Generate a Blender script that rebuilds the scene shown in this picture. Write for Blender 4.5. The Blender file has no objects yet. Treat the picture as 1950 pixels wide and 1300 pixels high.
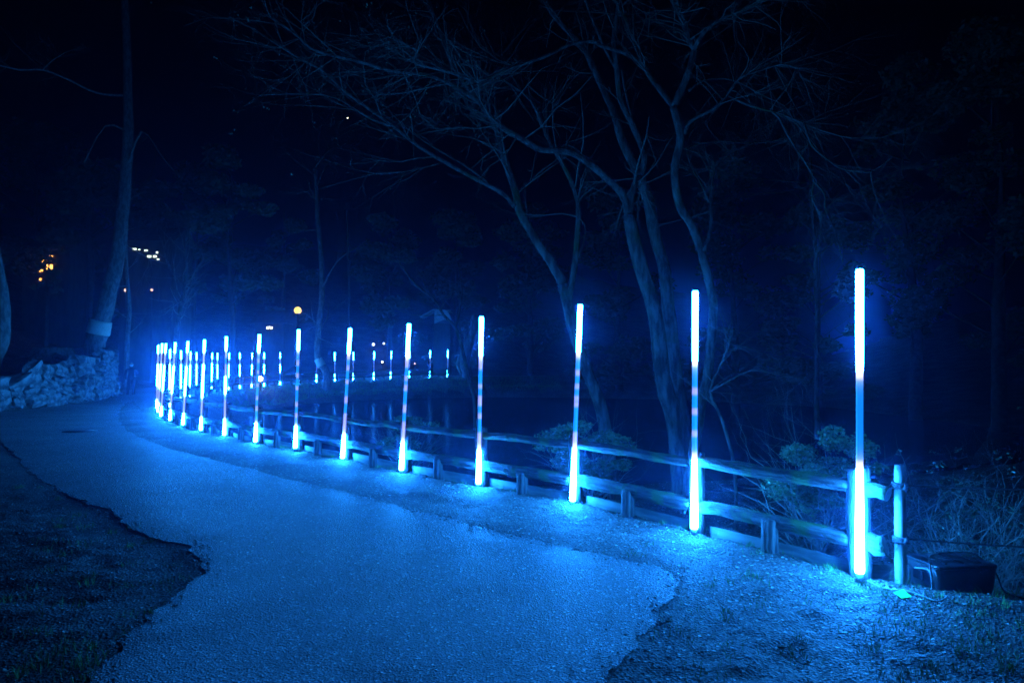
import bpy, math, random
import numpy as np
from mathutils import Vector, Matrix, noise as mnoise
from mathutils.geometry import delaunay_2d_cdt

random.seed(7); rng = np.random.default_rng(7)
S = bpy.context.scene
COL = S.collection
F = 1300.0; CAMH = 1.51
TH = math.atan(50/F)

# ------------------------------------------------------------------ camera, sky, exposure
cam_d = bpy.data.cameras.new('camera'); cam = bpy.data.objects.new('camera', cam_d); COL.objects.link(cam)
cam.location = (0, 0, CAMH); cam.rotation_euler = (math.pi/2 + TH, 0, 0)
cam_d.sensor_width = 36.0; cam_d.lens = F/1950*36.0; cam_d.clip_end = 2000; cam_d.clip_start = 0.05
S.camera = cam
w = bpy.data.worlds.new('World'); S.world = w; w.use_nodes = True
nt = w.node_tree; nt.nodes.clear()
sky = nt.nodes.new('ShaderNodeTexSky'); sky.sky_type = 'NISHITA'; sky.sun_disc = False
sky.sun_elevation = math.radians(-3); sky.sun_rotation = math.radians(200)
bg = nt.nodes.new('ShaderNodeBackground'); bg.inputs['Strength'].default_value = 0.0008
wo = nt.nodes.new('ShaderNodeOutputWorld')
nt.links.new(sky.outputs[0], bg.inputs[0]); nt.links.new(bg.outputs[0], wo.inputs[0])
S.view_settings.view_transform = 'Standard'; S.view_settings.look = 'None'
S.view_settings.exposure = 0.0; S.view_settings.gamma = 1.0; S.view_settings.use_curve_mapping = False
S.render.engine = 'CYCLES'
cy = S.cycles
cy.use_denoising = True; cy.denoising_prefilter = 'NONE'; cy.filter_width = 1.7
cy.max_bounces = 4; cy.diffuse_bounces = 2; cy.glossy_bounces = 2; cy.transmission_bounces = 2
cy.volume_bounces = 0; cy.transparent_max_bounces = 4; cy.sample_clamp_indirect = 3.0
cy.caustics_reflective = False; cy.caustics_refractive = False
LIGHT = (0.011, 0.235, 1.0); LPOW = 250.0
HAZE_DENSITY = 0.0038

# ------------------------------------------------------------------ helpers
def ray(x, y):
    a = (x-975)/F; b = (650-y)/F
    return Vector((a, math.cos(TH)-b*math.sin(TH), math.sin(TH)+b*math.cos(TH)))
def P(x, y, d):
    r = ray(x, y); t = d/r.y
    return Vector((0, 0, CAMH)) + r*t
def G(x, y, z=0.0):
    r = ray(x, y); t = (z-CAMH)/r.z
    return Vector((0, 0, CAMH)) + r*t
def sm(a, b, x):
    t = np.clip((x-a)/(b-a), 0, 1); return t*t*(3-2*t)
def tag(o, label=None, cat=None, group=None, kind=None):
    if label: o['label'] = label
    if cat: o['category'] = cat
    if group: o['group'] = group
    if kind: o['kind'] = kind
    return o
def empty(name, loc=(0, 0, 0), rz=0, **k):
    o = bpy.data.objects.new(name, None); COL.objects.link(o); o.location = loc; o.rotation_euler = (0, 0, rz)
    o.empty_display_size = 0.2
    return tag(o, **k)

class MB:
    def __init__(s): s.v = []; s.f = []; s.m = []
    def add(s, verts, faces, mi=0):
        n = len(s.v); s.v.extend([tuple(p) for p in verts]); s.f.extend([tuple(i+n for i in f) for f in faces]); s.m.extend([mi]*len(faces))
        return s
    def box(s, c, size, rot=None, mi=0):
        c = Vector(c); h = [q/2 for q in size]
        vs = [Vector((x*h[0], y*h[1], z*h[2])) for x in (-1, 1) for y in (-1, 1) for z in (-1, 1)]
        if rot is not None: vs = [rot @ q for q in vs]
        return s.add([c+q for q in vs], [(0,1,3,2),(4,6,7,5),(0,4,5,1),(2,3,7,6),(0,2,6,4),(1,5,7,3)], mi)
    def tube(s, pts, rad, n=8, caps=True, mi=0, bark=0.0, seed=0, groove=0.0, flat=None):
        pts = [Vector(p) for p in pts]
        if not hasattr(rad, '__len__'): rad = [rad]*len(pts)
        vs = []; up = Vector((0, 0, 1)); prev = None
        for i, p in enumerate(pts):
            t = (pts[min(i+1, len(pts)-1)] - pts[max(i-1, 0)])
            if t.length < 1e-9: t = Vector((0,0,1))
            t.normalize()
            if prev is None:
                a = t.cross(up)
                if a.length < 1e-3: a = t.cross(Vector((1, 0, 0)))
                a.normalize()
            else:
                a = prev - t*prev.dot(t)
                if a.length < 1e-6: a = t.orthogonal()
                a.normalize()
            prev = a; b = t.cross(a)
            for k in range(n):
                an = 2*math.pi*k/n; r = rad[i]
                if bark:
                    q = p + (a*math.cos(an)+b*math.sin(an))*rad[i]
                    r *= 1 + bark*mnoise.noise(q*7+Vector((seed, 0, 0))) + bark*0.5*mnoise.noise(q*23)
                if groove:
                    r *= 1 + groove*(.6*mnoise.noise(Vector((math.cos(an)*4+seed, math.sin(an)*4, i*0.13)))+.5*mnoise.noise(Vector((math.cos(an)*11+seed, math.sin(an)*11, i*0.2))))
                vs.append(p + (a*math.cos(an)+b*math.sin(an))*r)
        fs = []
        for i in range(len(pts)-1):
            for k in range(n):
                k2 = (k+1) % n
                fs.append((i*n+k, i*n+k2, (i+1)*n+k2, (i+1)*n+k))
        if caps:
            fs.append(tuple(range(n-1, -1, -1))); fs.append(tuple((len(pts)-1)*n+k for k in range(n)))
        return s.add(vs, fs, mi)
    def mesh(s, name, mats, smooth=True):
        me = bpy.data.meshes.new(name); me.from_pydata(s.v, [], s.f)
        if not isinstance(mats, (list, tuple)): mats = [mats]
        for m in mats: me.materials.append(m)
        if len(mats) > 1: me.polygons.foreach_set('material_index', s.m)
        if smooth: me.polygons.foreach_set('use_smooth', [True]*len(me.polygons))
        me.update(); return me
    def build(s, name, mats, parent=None, smooth=True, loc=None):
        return link(name, s.mesh(name, mats, smooth), parent, loc)
def link(name, me, parent=None, loc=None):
    o = bpy.data.objects.new(name, me); COL.objects.link(o)
    if parent is not None: o.parent = parent
    if loc is not None: o.location = loc
    return o
def fast_mesh(name, V, Fc, mat, smooth=True):
    me = bpy.data.meshes.new(name); V = np.asarray(V, np.float32); Fc = np.asarray(Fc, np.int32); k = Fc.shape[1]
    me.vertices.add(len(V)); me.vertices.foreach_set('co', V.ravel())
    me.loops.add(Fc.size); me.loops.foreach_set('vertex_index', Fc.ravel())
    me.polygons.add(len(Fc)); me.polygons.foreach_set('loop_start', np.arange(0, Fc.size, k)); me.polygons.foreach_set('loop_total', np.full(len(Fc), k))
    if smooth: me.polygons.foreach_set('use_smooth', np.ones(len(Fc), bool))
    me.materials.append(mat); me.update(calc_edges=True); me.validate(); return me

# ------------------------------------------------------------------ materials
def mat(name, c1, c2=None, rough=0.8, scale=6, detail=6, bump=0.0, bscale=None, spec=0.3, c3=None, c3scale=3, c3lo=.52, c3hi=.62, stretch=None, dist=0.02, coords='Object', metal=0):
    m = bpy.data.materials.new(name); m.use_nodes = True; t = m.node_tree; n = t.nodes; L = t.links
    b = n['Principled BSDF']; b.inputs['Roughness'].default_value = rough; b.inputs['Specular IOR Level'].default_value = spec
    b.inputs['Metallic'].default_value = metal
    tc = n.new('ShaderNodeTexCoord'); mp = n.new('ShaderNodeMapping'); L.new(tc.outputs[coords], mp.inputs[0])
    if stretch: mp.inputs['Scale'].default_value = stretch
    if c2 is None: c2 = tuple(q*0.7 for q in c1)
    nz = n.new('ShaderNodeTexNoise'); nz.inputs['Scale'].default_value = scale; nz.inputs['Detail'].default_value = detail; nz.inputs['Roughness'].default_value = .65
    L.new(mp.outputs[0], nz.inputs['Vector'])
    cr = n.new('ShaderNodeValToRGB'); cr.color_ramp.elements[0].position = .41; cr.color_ramp.elements[1].position = .60
    cr.color_ramp.elements[0].color = (*c2, 1); cr.color_ramp.elements[1].color = (*c1, 1)
    L.new(nz.outputs[0], cr.inputs[0]); col = cr.outputs[0]
    if c3:
        n3 = n.new('ShaderNodeTexNoise'); n3.inputs['Scale'].default_value = c3scale; n3.inputs['Detail'].default_value = 5
        L.new(tc.outputs[coords], n3.inputs['Vector'])
        r3 = n.new('ShaderNodeValToRGB'); r3.color_ramp.elements[0].position = c3lo; r3.color_ramp.elements[1].position = c3hi
        L.new(n3.outputs[0], r3.inputs[0])
        mx = n.new('ShaderNodeMix'); mx.data_type = 'RGBA'; L.new(r3.outputs[0], mx.inputs[0]); L.new(col, mx.inputs[6]); mx.inputs[7].default_value = (*c3, 1)
        col = mx.outputs[2]
    L.new(col, b.inputs['Base Color'])
    if bump:
        nb = n.new('ShaderNodeTexNoise'); nb.inputs['Scale'].default_value = bscale or scale*4; nb.inputs['Detail'].default_value = 5; nb.inputs['Roughness'].default_value = .7
        L.new(mp.outputs[0], nb.inputs['Vector'])
        bp = n.new('ShaderNodeBump'); bp.inputs['Strength'].default_value = bump; bp.inputs['Distance'].default_value = dist
        L.new(nb.outputs[0], bp.inputs['Height']); L.new(bp.outputs[0], b.inputs['Normal'])
    return m
def emit(name, col, s, sampling='AUTO'):
    m = bpy.data.materials.new(name); m.use_nodes = True; t = m.node_tree; t.nodes.clear()
    e = t.nodes.new('ShaderNodeEmission'); e.inputs[0].default_value = (*col, 1); e.inputs[1].default_value = s
    o = t.nodes.new('ShaderNodeOutputMaterial'); t.links.new(e.outputs[0], o.inputs[0]); m.cycles.emission_sampling = sampling
    return m
def dimglow(name, col, s):
    m = bpy.data.materials.new(name); m.use_nodes = True; b = m.node_tree.nodes['Principled BSDF']
    b.inputs['Base Color'].default_value = (.25, .27, .3, 1); b.inputs['Roughness'].default_value = .22
    b.inputs['Emission Color'].default_value = (*col, 1); b.inputs['Emission Strength'].default_value = s
    m.cycles.emission_sampling = 'NONE'
    return m
def ground_mat(name, c1, c2, rough, spec, gscale, gbump, lscale, lbump, speck=0.0, speckcol=(.6, .6, .6)):
    """fine grain (bump of two scales) plus scattered pale grains"""
    m = bpy.data.materials.new(name); m.use_nodes = True; t = m.node_tree; n = t.nodes; L = t.links
    b = n['Principled BSDF']; b.inputs['Roughness'].default_value = rough; b.inputs['Specular IOR Level'].default_value = spec
    tc = n.new('ShaderNodeTexCoord')
    def nz(s, d=4, r=.6):
        q = n.new('ShaderNodeTexNoise'); q.inputs['Scale'].default_value = s; q.inputs['Detail'].default_value = d; q.inputs['Roughness'].default_value = r
        L.new(tc.outputs['Object'], q.inputs['Vector']); return q
    big = nz(0.9, 6); cr = n.new('ShaderNodeValToRGB'); cr.color_ramp.elements[0].position = .38; cr.color_ramp.elements[1].position = .64
    cr.color_ramp.elements[0].color = (*c2, 1); cr.color_ramp.elements[1].color = (*c1, 1); L.new(big.outputs[0], cr.inputs[0])
    fine = nz(gscale, 3, .8); fr = n.new('ShaderNodeMapRange'); fr.inputs[1].default_value = .3; fr.inputs[2].default_value = .7; fr.inputs[3].default_value = .2; fr.inputs[4].default_value = 1.8
    L.new(fine.outputs[0], fr.inputs[0])
    mu = n.new('ShaderNodeVectorMath'); mu.operation = 'SCALE'; L.new(cr.outputs[0], mu.inputs[0]); L.new(fr.outputs[0], mu.inputs['Scale'])
    vo = n.new('ShaderNodeTexVoronoi'); vo.inputs['Scale'].default_value = gscale*.8; L.new(tc.outputs['Object'], vo.inputs['Vector'])
    col = mu.outputs[0]
    if speck:
        sp = n.new('ShaderNodeSeparateColor'); L.new(vo.outputs['Color'], sp.inputs[0])
        g = n.new('ShaderNodeMath'); g.operation = 'GREATER_THAN'; g.inputs[1].default_value = 1-speck; L.new(sp.outputs[0], g.inputs[0])
        mx = n.new('ShaderNodeMix'); mx.data_type = 'RGBA'; L.new(g.outputs[0], mx.inputs[0]); L.new(col, mx.inputs[6]); mx.inputs[7].default_value = (*speckcol, 1); col = mx.outputs[2]
    s2 = n.new('ShaderNodeSeparateColor'); L.new(vo.outputs['Color'], s2.inputs[0])
    m2 = n.new('ShaderNodeMapRange'); m2.inputs[3].default_value = .35; m2.inputs[4].default_value = 1.65; L.new(s2.outputs[1], m2.inputs[0])
    mu2 = n.new('ShaderNodeVectorMath'); mu2.operation = 'SCALE'; L.new(col, mu2.inputs[0]); L.new(m2.outputs[0], mu2.inputs['Scale']); col = mu2.outputs[0]
    mid_ = nz(.35, 3); m3 = n.new('ShaderNodeMapRange'); m3.inputs[1].default_value = .35; m3.inputs[2].default_value = .65; m3.inputs[3].default_value = .8; m3.inputs[4].default_value = 1.15; L.new(mid_.outputs[0], m3.inputs[0])
    mu3 = n.new('ShaderNodeVectorMath'); mu3.operation = 'SCALE'; L.new(col, mu3.inputs[0]); L.new(m3.outputs[0], mu3.inputs['Scale']); col = mu3.outputs[0]
    L.new(col, b.inputs['Base Color'])
    b1 = n.new('ShaderNodeBump'); b1.inputs['Strength'].default_value = lbump; b1.inputs['Distance'].default_value = .035; L.new(nz(lscale, 6, .7).outputs[0], b1.inputs['Height'])
    b2 = n.new('ShaderNodeBump'); b2.inputs['Strength'].default_value = gbump; b2.inputs['Distance'].default_value = .022; L.new(vo.outputs['Distance'], b2.inputs['Height']); L.new(b1.outputs[0], b2.inputs['Normal'])
    L.new(b2.outputs[0], b.inputs['Normal'])
    return m

M = {}
M['asphalt'] = ground_mat('asphalt', (.175, .175, .175), (.115, .115, .12), .58, .50, 100, 1.0, 34, .6, .05, (.6, .6, .6))
M['dirt'] = ground_mat('dirt', (.155, .14, .118), (.055, .05, .042), .75, .35, 70, 1.0, 9, .9, .04, (.45, .44, .4))
M['wood'] = mat('weathered_wood', (.13, .118, .095), (.012, .011, .009), .72, 9, 9, 1.0, 30, .4, c3=(.05, .12, .02), c3scale=4, c3lo=.46, c3hi=.58, stretch=(.3, 3.5, 3.5), dist=.03)
M['postwood'] = mat('post_wood', (.13, .118, .10), (.012, .011, .009), .72, 8, 9, 1.0, 28, .4, stretch=(3.5, 3.5, .3), dist=.03)
M['cut'] = mat('cut_log_end', (.6, .55, .45), (.35, .31, .25), .7, 14, 6, .2)
M['board'] = mat('edging_board', (.22, .21, .19), (.11, .105, .10), .8, 5, 7, .3, 30, stretch=(.4, 3, 3))
M['bark'] = mat('grey_bark', (.22, .205, .18), (.06, .055, .048), .85, 7, 9, 1.0, 16, .2, stretch=(1.4, 1.4, .35), dist=.04, c3=(.06, .12, .05), c3scale=1.7, c3lo=.56, c3hi=.7)
M['pinebark'] = mat('pine_bark', (.30, .27, .24), (.13, .12, .105), .9, 7, 7, .8, 14, .2, stretch=(1, 1, .4))
M['stumpw'] = mat('weathered_stump', (.42, .38, .33), (.16, .15, .13), .85, 5, 8, 1.0, 12, .2, dist=.05)
M['darkbark'] = mat('dark_bark', (.12, .11, .10), (.06, .055, .05), .9, 5, 6, .5, 20)
M['leaf'] = mat('evergreen_leaf', (.10, .16, .09), (.06, .10, .05), .5, 1.2, 4, spec=.35)
M['shrubleaf'] = mat('shrub_leaf', (.17, .28, .12), (.06, .11, .045), .45, 9, 4, spec=.5)
M['needle'] = mat('pine_needles', (.10, .15, .09), (.06, .09, .055), .6, 1.2, 4, spec=.3)
M['palel'] = mat('dry_leaf', (.30, .24, .14), (.18, .13, .08), .6, 3, 4)
M['grass'] = mat('grass', (.16, .36, .08), (.08, .18, .04), .6, 3, 4)
M['twig'] = mat('twig', (.30, .27, .22), (.17, .15, .12), .8, 4, 4)
M['stone'] = mat('wall_stone', (.42, .40, .37), (.12, .115, .11), .85, 2.3, 8, 1.0, 8, .25, dist=.08)
M['core'] = mat('wall_core', (.06, .055, .05), (.03, .03, .028), .95, 4, 6, .6)
M['straw'] = mat('straw_mat', (.85, .82, .68), (.6, .56, .44), .8, 12, 5, .5, 40, stretch=(1, 1, 5))
M['rope'] = mat('black_rope', (.09, .09, .09), (.04, .04, .04), .6, 60, 3, .5, 150)
M['stake'] = mat('pale_stake', (.40, .39, .36), (.24, .235, .22), .5, 4, 7, .15, 30, stretch=(1, 1, .3))
M['plastic'] = mat('black_plastic', (.018, .018, .02), (.012, .012, .013), .28, 8, 4, .15, 18, .5)
M['cable'] = mat('black_cable', (.02, .02, .02), (.015, .015, .015), .3, 8, 3, spec=.5)
M['tagc'] = mat('green_tag', (.08, .95, .07), (.06, .85, .06), .6, 4, 3)
M['metal'] = mat('dull_metal', (.35, .36, .37), (.25, .26, .27), .4, 12, 4, metal=.7)
M['acrylic'] = mat('grey_sleeve', (.30, .33, .36), (.22, .25, .28), .25, 12, 3, spec=.6)
M['iron'] = mat('cast_iron', (.05, .05, .05), (.03, .03, .03), .5, 20, 4, .4, 60)
M['coat'] = mat('dark_coat', (.03, .03, .035), (.02, .02, .022), .85, 12, 4, .2)
M['trouser'] = mat('dark_trousers', (.045, .045, .055), (.03, .03, .035), .85, 12, 4, .2)
M['skin'] = mat('skin', (.50, .34, .26), (.46, .30, .23), .5, 8, 3)
M['hair'] = mat('black_hair', (.02, .018, .016), (.012, .01, .01), .5, 30, 3)
M['white'] = mat('white_cloth', (.9, .9, .9), (.7, .7, .7), .7, 12, 3)
M['hut'] = mat('dark_boards', (.10, .085, .07), (.06, .05, .045), .8, 4, 6, .3, stretch=(1, 1, .3))
M['roof'] = mat('pale_roof', (.52, .52, .50), (.36, .36, .35), .7, 3, 6, .2)
M['lit'] = emit('lit_blue_tube', LIGHT, LPOW, 'FRONT'); M['litlow'] = emit('lit_blue_tube_foot', LIGHT, LPOW*2.2, 'FRONT')
M['lit2'] = emit('half_lit_tube', (.62, .62, 1.0), 1.0, 'NONE')
M['dimblue'] = dimglow('dim_blue_tube', (.006, .25, 1.0), 1.0)
M['dimpink'] = dimglow('dim_lilac_tube', (.42, .40, 1.0), 1.0)
_m = dimglow('dim_tube', (1, 1, 1), 1.05); _a = _m.node_tree.nodes.new('ShaderNodeAttribute'); _a.attribute_name = 'glow'
_m.node_tree.links.new(_a.outputs['Color'], _m.node_tree.nodes['Principled BSDF'].inputs['Emission Color']); M['dim'] = _m
M['warm'] = emit('warm_lamp', (1.0, .66, .12), 2.6)
M['orange'] = emit('orange_window', (1.0, .42, .08), 5)
M['whitewin'] = emit('white_window', (.75, 1.0, .8), 3.0)
M['dot'] = emit('far_lamp', (.9, .95, .75), 5.0)
M['peach'] = emit('far_peach_lamp', (1.0, .6, .4), 2.0)

# water
m = bpy.data.materials.new('pond_water'); m.use_nodes = True; m.node_tree.nodes.remove(m.node_tree.nodes['Principled BSDF'])
b = m.node_tree.nodes.new('ShaderNodeBsdfGlossy'); _d = m.node_tree.nodes.new('ShaderNodeBsdfDiffuse'); _d.inputs[0].default_value = (.004, .008, .008, 1); _x = m.node_tree.nodes.new('ShaderNodeMixShader'); _x.inputs[0].default_value = .035
m.node_tree.links.new(_d.outputs[0], _x.inputs[1]); m.node_tree.links.new(b.outputs[0], _x.inputs[2]); m.node_tree.links.new(_x.outputs[0], m.node_tree.nodes['Material Output'].inputs[0])
b.inputs['Roughness'].default_value = .16
tc = m.node_tree.nodes.new('ShaderNodeTexCoord'); nz = m.node_tree.nodes.new('ShaderNodeTexNoise'); nz.inputs['Scale'].default_value = 2.2; nz.inputs['Detail'].default_value = 3
bp = m.node_tree.nodes.new('ShaderNodeBump'); bp.inputs['Strength'].default_value = .1; bp.inputs['Distance'].default_value = .05
m.node_tree.links.new(tc.outputs['Object'], nz.inputs['Vector']); m.node_tree.links.new(nz.outputs[0], bp.inputs['Height']); m.node_tree.links.new(bp.outputs[0], b.inputs['Normal'])
M['water'] = m

# ------------------------------------------------------------------ layout data
def zrise(d):     # the far side of the pond lies a little higher
    return float(np.interp(d, [0, 31, 38, 45, 53, 57, 90], [0, 0, .13, .29, .5, .76, 1.2]))
near = [ # (x top, y top, x base, y base)
 (1637,513,1637,1108),(1324,554,1322,1020),(1105,580,1090,961),(917,603,911,927),(779,617,764,900),(667,625,652,877),
 (569,628,562,857),(494,637,486,845),(431,641,427,832),(389.5,647,382,822),(358,650,348,811.5),(334,652,323,803),(316,654,306,795),(309,654,300.5,787),(301.5,657,298,779)]
farp = [(324,25.6),(345.6,27.6),(362,29.8),(375.4,32.4),(388,35),(404,38),(415,39.5),(436,41),(457.6,42.5),(480,43.9),(503.6,45.3),(534,47),(567,49.3),(603,51),(638,52.5),(673,53.3),(712,54.2),(744,55.2),(780,56),(819,56.5),(852,57)]
bases = []; tops = []
for xt, yt, xb, yb in near:
    bpt = G(xb, yb, 0); bases.append(bpt); tops.append(P(xt, yt, bpt.y))
for x, d in farp:
    z = zrise(d); px = (x-975)/F*d
    b0 = Vector((px, d, z)); bases.append(b0); tops.append(b0 + Vector((random.uniform(-.03, .05), 0, 2.2)))
NP = len(bases)
# fence line: set back from the poles, on the pond side
posts = []
for i in range(NP):
    a = bases[max(i-1, 0)]; c = bases[min(i+1, NP-1)]; t = (c-a); t.z = 0; t.normalize()
    nrm = Vector((t.y, -t.x, 0))          # walking away from camera, pond on the right
    if i < 15: off = .10; nrm = Matrix.Rotation(math.radians(25), 3, 'Z') @ nrm
    else: off = .25
    posts.append(bases[i] + nrm*off)
posts[0] = bases[0] + Vector((.07, .13, 0))
# the last far posts carry on past the frame of the trees
FL = np.array([(p.x, p.y) for p in posts])
# pond-side area polygon: the fence line, closed far to the right
FP = [(9, 1.0), (4.6, 3.6)] + [tuple(p) for p in FL] + [(2, 58.5), (12, 62), (60, 80), (60, -8), (9, -8)]
WP = [(1.6, 12.5), (-1, 13.0), (-3.0, 14.4), (-5.2, 16.2), (-7.6, 18.6), (-9.6, 21.5), (-10.9, 25), (-11.9, 29), (-13.2, 33.5), (-14.2, 38), (-14, 42), (-12.8, 45.5), (-10.5, 49), (-7.0, 52), (-2.0, 54), (4, 53), (12, 50), (19, 40), (19, 26), (12, 17), (6, 14)]

def in_poly(X, Y, poly):
    ins = np.zeros(X.shape, bool); n = len(poly)
    for i in range(n):
        x1, y1 = poly[i]; x2, y2 = poly[(i+1) % n]
        c = ((y1 > Y) != (y2 > Y))
        with np.errstate(divide='ignore', invalid='ignore'):
            xi = (x2-x1)*(Y-y1)/((y2-y1) if y2 != y1 else 1e-9)+x1
        ins ^= c & (X < xi)
    return ins
def dist_line(X, Y, pl, closed=False):
    d = np.full(X.shape, 1e9); n = len(pl)
    for i in range(n if closed else n-1):
        x1, y1 = pl[i]; x2, y2 = pl[(i+1) % n]; dx, dy = x2-x1, y2-y1; L2 = dx*dx+dy*dy+1e-12
        t = np.clip(((X-x1)*dx+(Y-y1)*dy)/L2, 0, 1)
        d = np.minimum(d, np.hypot(X-x1-t*dx, Y-y1-t*dy))
    return d
# value noise, vectorised
_perm = rng.random((256, 256))
def vn(X, Y, s, o=0):
    x = X*s+o*17.3; y = Y*s+o*9.1; xi = np.floor(x).astype(int); yi = np.floor(y).astype(int); fx = x-xi; fy = y-yi
    fx = fx*fx*(3-2*fx); fy = fy*fy*(3-2*fy)
    g = lambda a, b: _perm[a % 256, b % 256]
    return (g(xi, yi)*(1-fx)+g(xi+1, yi)*fx)*(1-fy)+(g(xi, yi+1)*(1-fx)+g(xi+1, yi+1)*fx)*fy-.5
M['paletwig'] = mat('pale_twig', (.36, .33, .28), (.18, .16, .14), .8, 4, 4)
# wall line
WALL = [(-16.6, 18.5), (-17.4, 22.5), (-17.75, 23.9), (-18.0, 26.0), (-18.6, 29.5), (-19.9, 33.5), (-21.0, 36.2), (-22.6, 37.5)]
HILL = [(-60, 10), (-24, 12), (-17.3, 18.5)] + WALL[1:] + [(-24, 42), (-23.5, 48), (-21, 55), (-14, 61), (-4, 64), (8, 70), (40, 85), (60, 140), (-90, 140), (-90, 10)]

# asphalt outline (left edge, then far side, then the verge edge back)
def GL(lst): return [tuple(G(x, y, 0).xy) for x, y in lst]
left_edge = [(-2.6, 1.0)] + GL([(110, 1340),(170,1285),(215,1235),(262,1190),(310,1158),(345,1128),(366,1098),(368,1078),(358,1058),(344,1040),(310,1026),(275,1008),(238,990),(205,974),(160,957),(118,936),(85,915),(55,893),(28,868),(4,842)]) + [(-11.5, 15), (-16, 16.2), (-24, 15.5), (-40, 14)]
far_side = [(-40, 22), (-19, 19), (-16.3, 18.6)] + [(x+.12, y) for x, y in WALL[1:]] + [(-23, 42), (-22.6, 47), (-20, 53), (-15, 58), (-7, 61.0), (3, 62)]
ofs = []
for i in range(NP-1, 13, -1):
    a = bases[max(i-1, 0)]; c = bases[min(i+1, NP-1)]; t = (c-a).normalized(); ofs.append((bases[i].x - t.y*1.0, bases[i].y + t.x*1.0))
verge_edge = [(3, 58.6)] + ofs[:-1] + GL([(252,762),(236,770),(226,780),(224,792),(232,808),(252,824),(290,842),(340,858),(400,873),(470,890),(560,914),(640,933),(718,953),(785,970),(853,985),(930,1004),(1010,1024),(1100,1048),(1190,1066),(1255,1080),(1290,1096),(1294,1112),(1276,1145),(1240,1185),(1205,1222),(1170,1262),(1130,1330)]) + [(.42, 1.6), (.3, 1.0)]
def resample(pl, step_fn, jit):
    out = []
    for i in range(len(pl)):
        a = Vector(pl[i]).to_2d(); c = Vector(pl[(i+1) % len(pl)]).to_2d(); L = (c-a).length
        st = step_fn((a+c)/2); n = max(1, int(L/st)); nn = (c-a).normalized() if L > 0 else Vector((1, 0)); nn = Vector((-nn.y, nn.x))
        for k in range(n):
            p = a+(c-a)*(k/n); q = Vector((p.x*4.0, p.y*4.0, 0)); j = jit(p)
            p = p + nn*(mnoise.noise(q)*j + mnoise.noise(q*4)*j*.45 + mnoise.noise(q*.25)*j*1.2)
            out.append((p.x, p.y))
    return out
def catmull(pl, n=4):
    out = []
    for i in range(len(pl)-1):
        p0 = Vector(pl[max(i-1, 0)]); p1 = Vector(pl[i]); p2 = Vector(pl[i+1]); p3 = Vector(pl[min(i+2, len(pl)-1)])
        for k in range(n):
            t = k/n; out.append(tuple(.5*((2*p1)+(p2-p0)*t+(2*p0-5*p1+4*p2-p3)*t*t+(3*p1-p0-3*p2+p3)*t**3)))
    out.append(tuple(pl[-1])); return out
PATH = catmull(left_edge, 3) + far_side + catmull(verge_edge, 3)
step = lambda p: .035 if p.y < 8 else (.12 if p.y < 20 else .6)
jit = lambda p: .075 if p.y < 12 else (.05 if p.y < 22 else .1)
PATHR = resample(PATH, step, jit)

# ------------------------------------------------------------------ ground sheet
def axis(lo, hi, f0, f1, fine, grow=1.09):
    c = list(np.arange(f0, f1, fine)); s = fine; x = f1
    while x < hi: c.append(x); s = min(s*grow, .5 if abs(x) < 62 else 8.0) if abs(x) < 62 else s*1.15; x += s
    c.append(hi); s = fine; x = f0-fine
    while x > lo: c.insert(0, x); s = min(s*grow, .5) if abs(x) < 45 else s*1.15; x -= s
    c.insert(0, lo); return np.array(c)
def line_groundz(X, Y):
    z0 = np.interp(Y, [0, 31, 38, 45, 53, 57, 90], [0, 0, .13, .29, .5, .76, 1.2])
    return z0
def gz(X, Y):
    X = np.asarray(X, float); Y = np.asarray(Y, float)
    z = line_groundz(X, Y)
    inpath = in_poly(X, Y, PATH); dp = dist_line(X, Y, PATH, True)
    fp = in_poly(X, Y, FP); df = dist_line(X, Y, FP[:-3])
    near_ = 1-sm(9, 20, Y)
    lump = (vn(X, Y, 1.3, 1)*.028 + vn(X, Y, 3.7, 2)*.026 + near_*(vn(X, Y, 9, 3)*.022 + vn(X, Y, 21, 4)*.014))
    zz = z - .004 + lump*np.where(inpath, .2, .12+.88*sm(0, .7, dp))
    zz -= .016*(X < -1.2)*(~inpath)*sm(4.0, 4.8, Y)*(1-sm(7, 9, Y))*sm(-.02, .05, dp)       # the left side lies lower than the asphalt
    zz = np.where(inpath, np.minimum(zz, z-.012)-.04*sm(.1, .35, dp), zz)
    # verge rises a touch towards the fence
    zz += np.where(fp | inpath, 0, .015*(1-sm(0, .6, df)))
    # bank beyond the fence
    drop = sm(.15, 2.4, df)*.62 + sm(0, .25, df)*.05
    zz = np.where(fp, zz - drop*(1-sm(28, 60, X)), zz)
    iw = in_poly(X, Y, WP); dw = dist_line(X, Y, WP, True)
    zz = np.where(iw, zz - sm(0, 2.5, dw)*1.2 - (zz+.6)*.9*sm(0, 1, dw), zz)
    zz = np.where(fp & ~iw, zz - (1-sm(0, 1.6, dw))*np.maximum(zz+.85, 0)*.8, zz)
    # hillside behind the wall
    ih = in_poly(X, Y, HILL); dh = dist_line(X, Y, HILL[:-3])
    top = np.interp(Y, [18, 24, 27, 30, 34, 37, 40, 60], [.8, 1.0, 1.15, 1.45, 1.9, 1.5, .2, .1])
    hz = z + top*sm(.15, .6, dh) + sm(.3, 22, dh)*6.0 + sm(20, 70, dh)*16 + vn(X, Y, .5, 5)*.5*sm(0, 3, dh)
    zz = np.where(ih, hz, zz)
    zz = np.where(~fp & ~ih & ~inpath & (X < -14) & (Y < 16), zz, zz)
    # rising wooded ground far off on the right
    zz += np.where(fp & ~iw, sm(16, 60, X)*7 + sm(2, 14, dw)*.4*(Y > 20), 0)
    return zz
xs = axis(-400, 400, -5.2, 4.4, .04); ys = axis(-300, 700, 2.2, 7.4, .04)
XX, YY = np.meshgrid(xs, ys)
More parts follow.
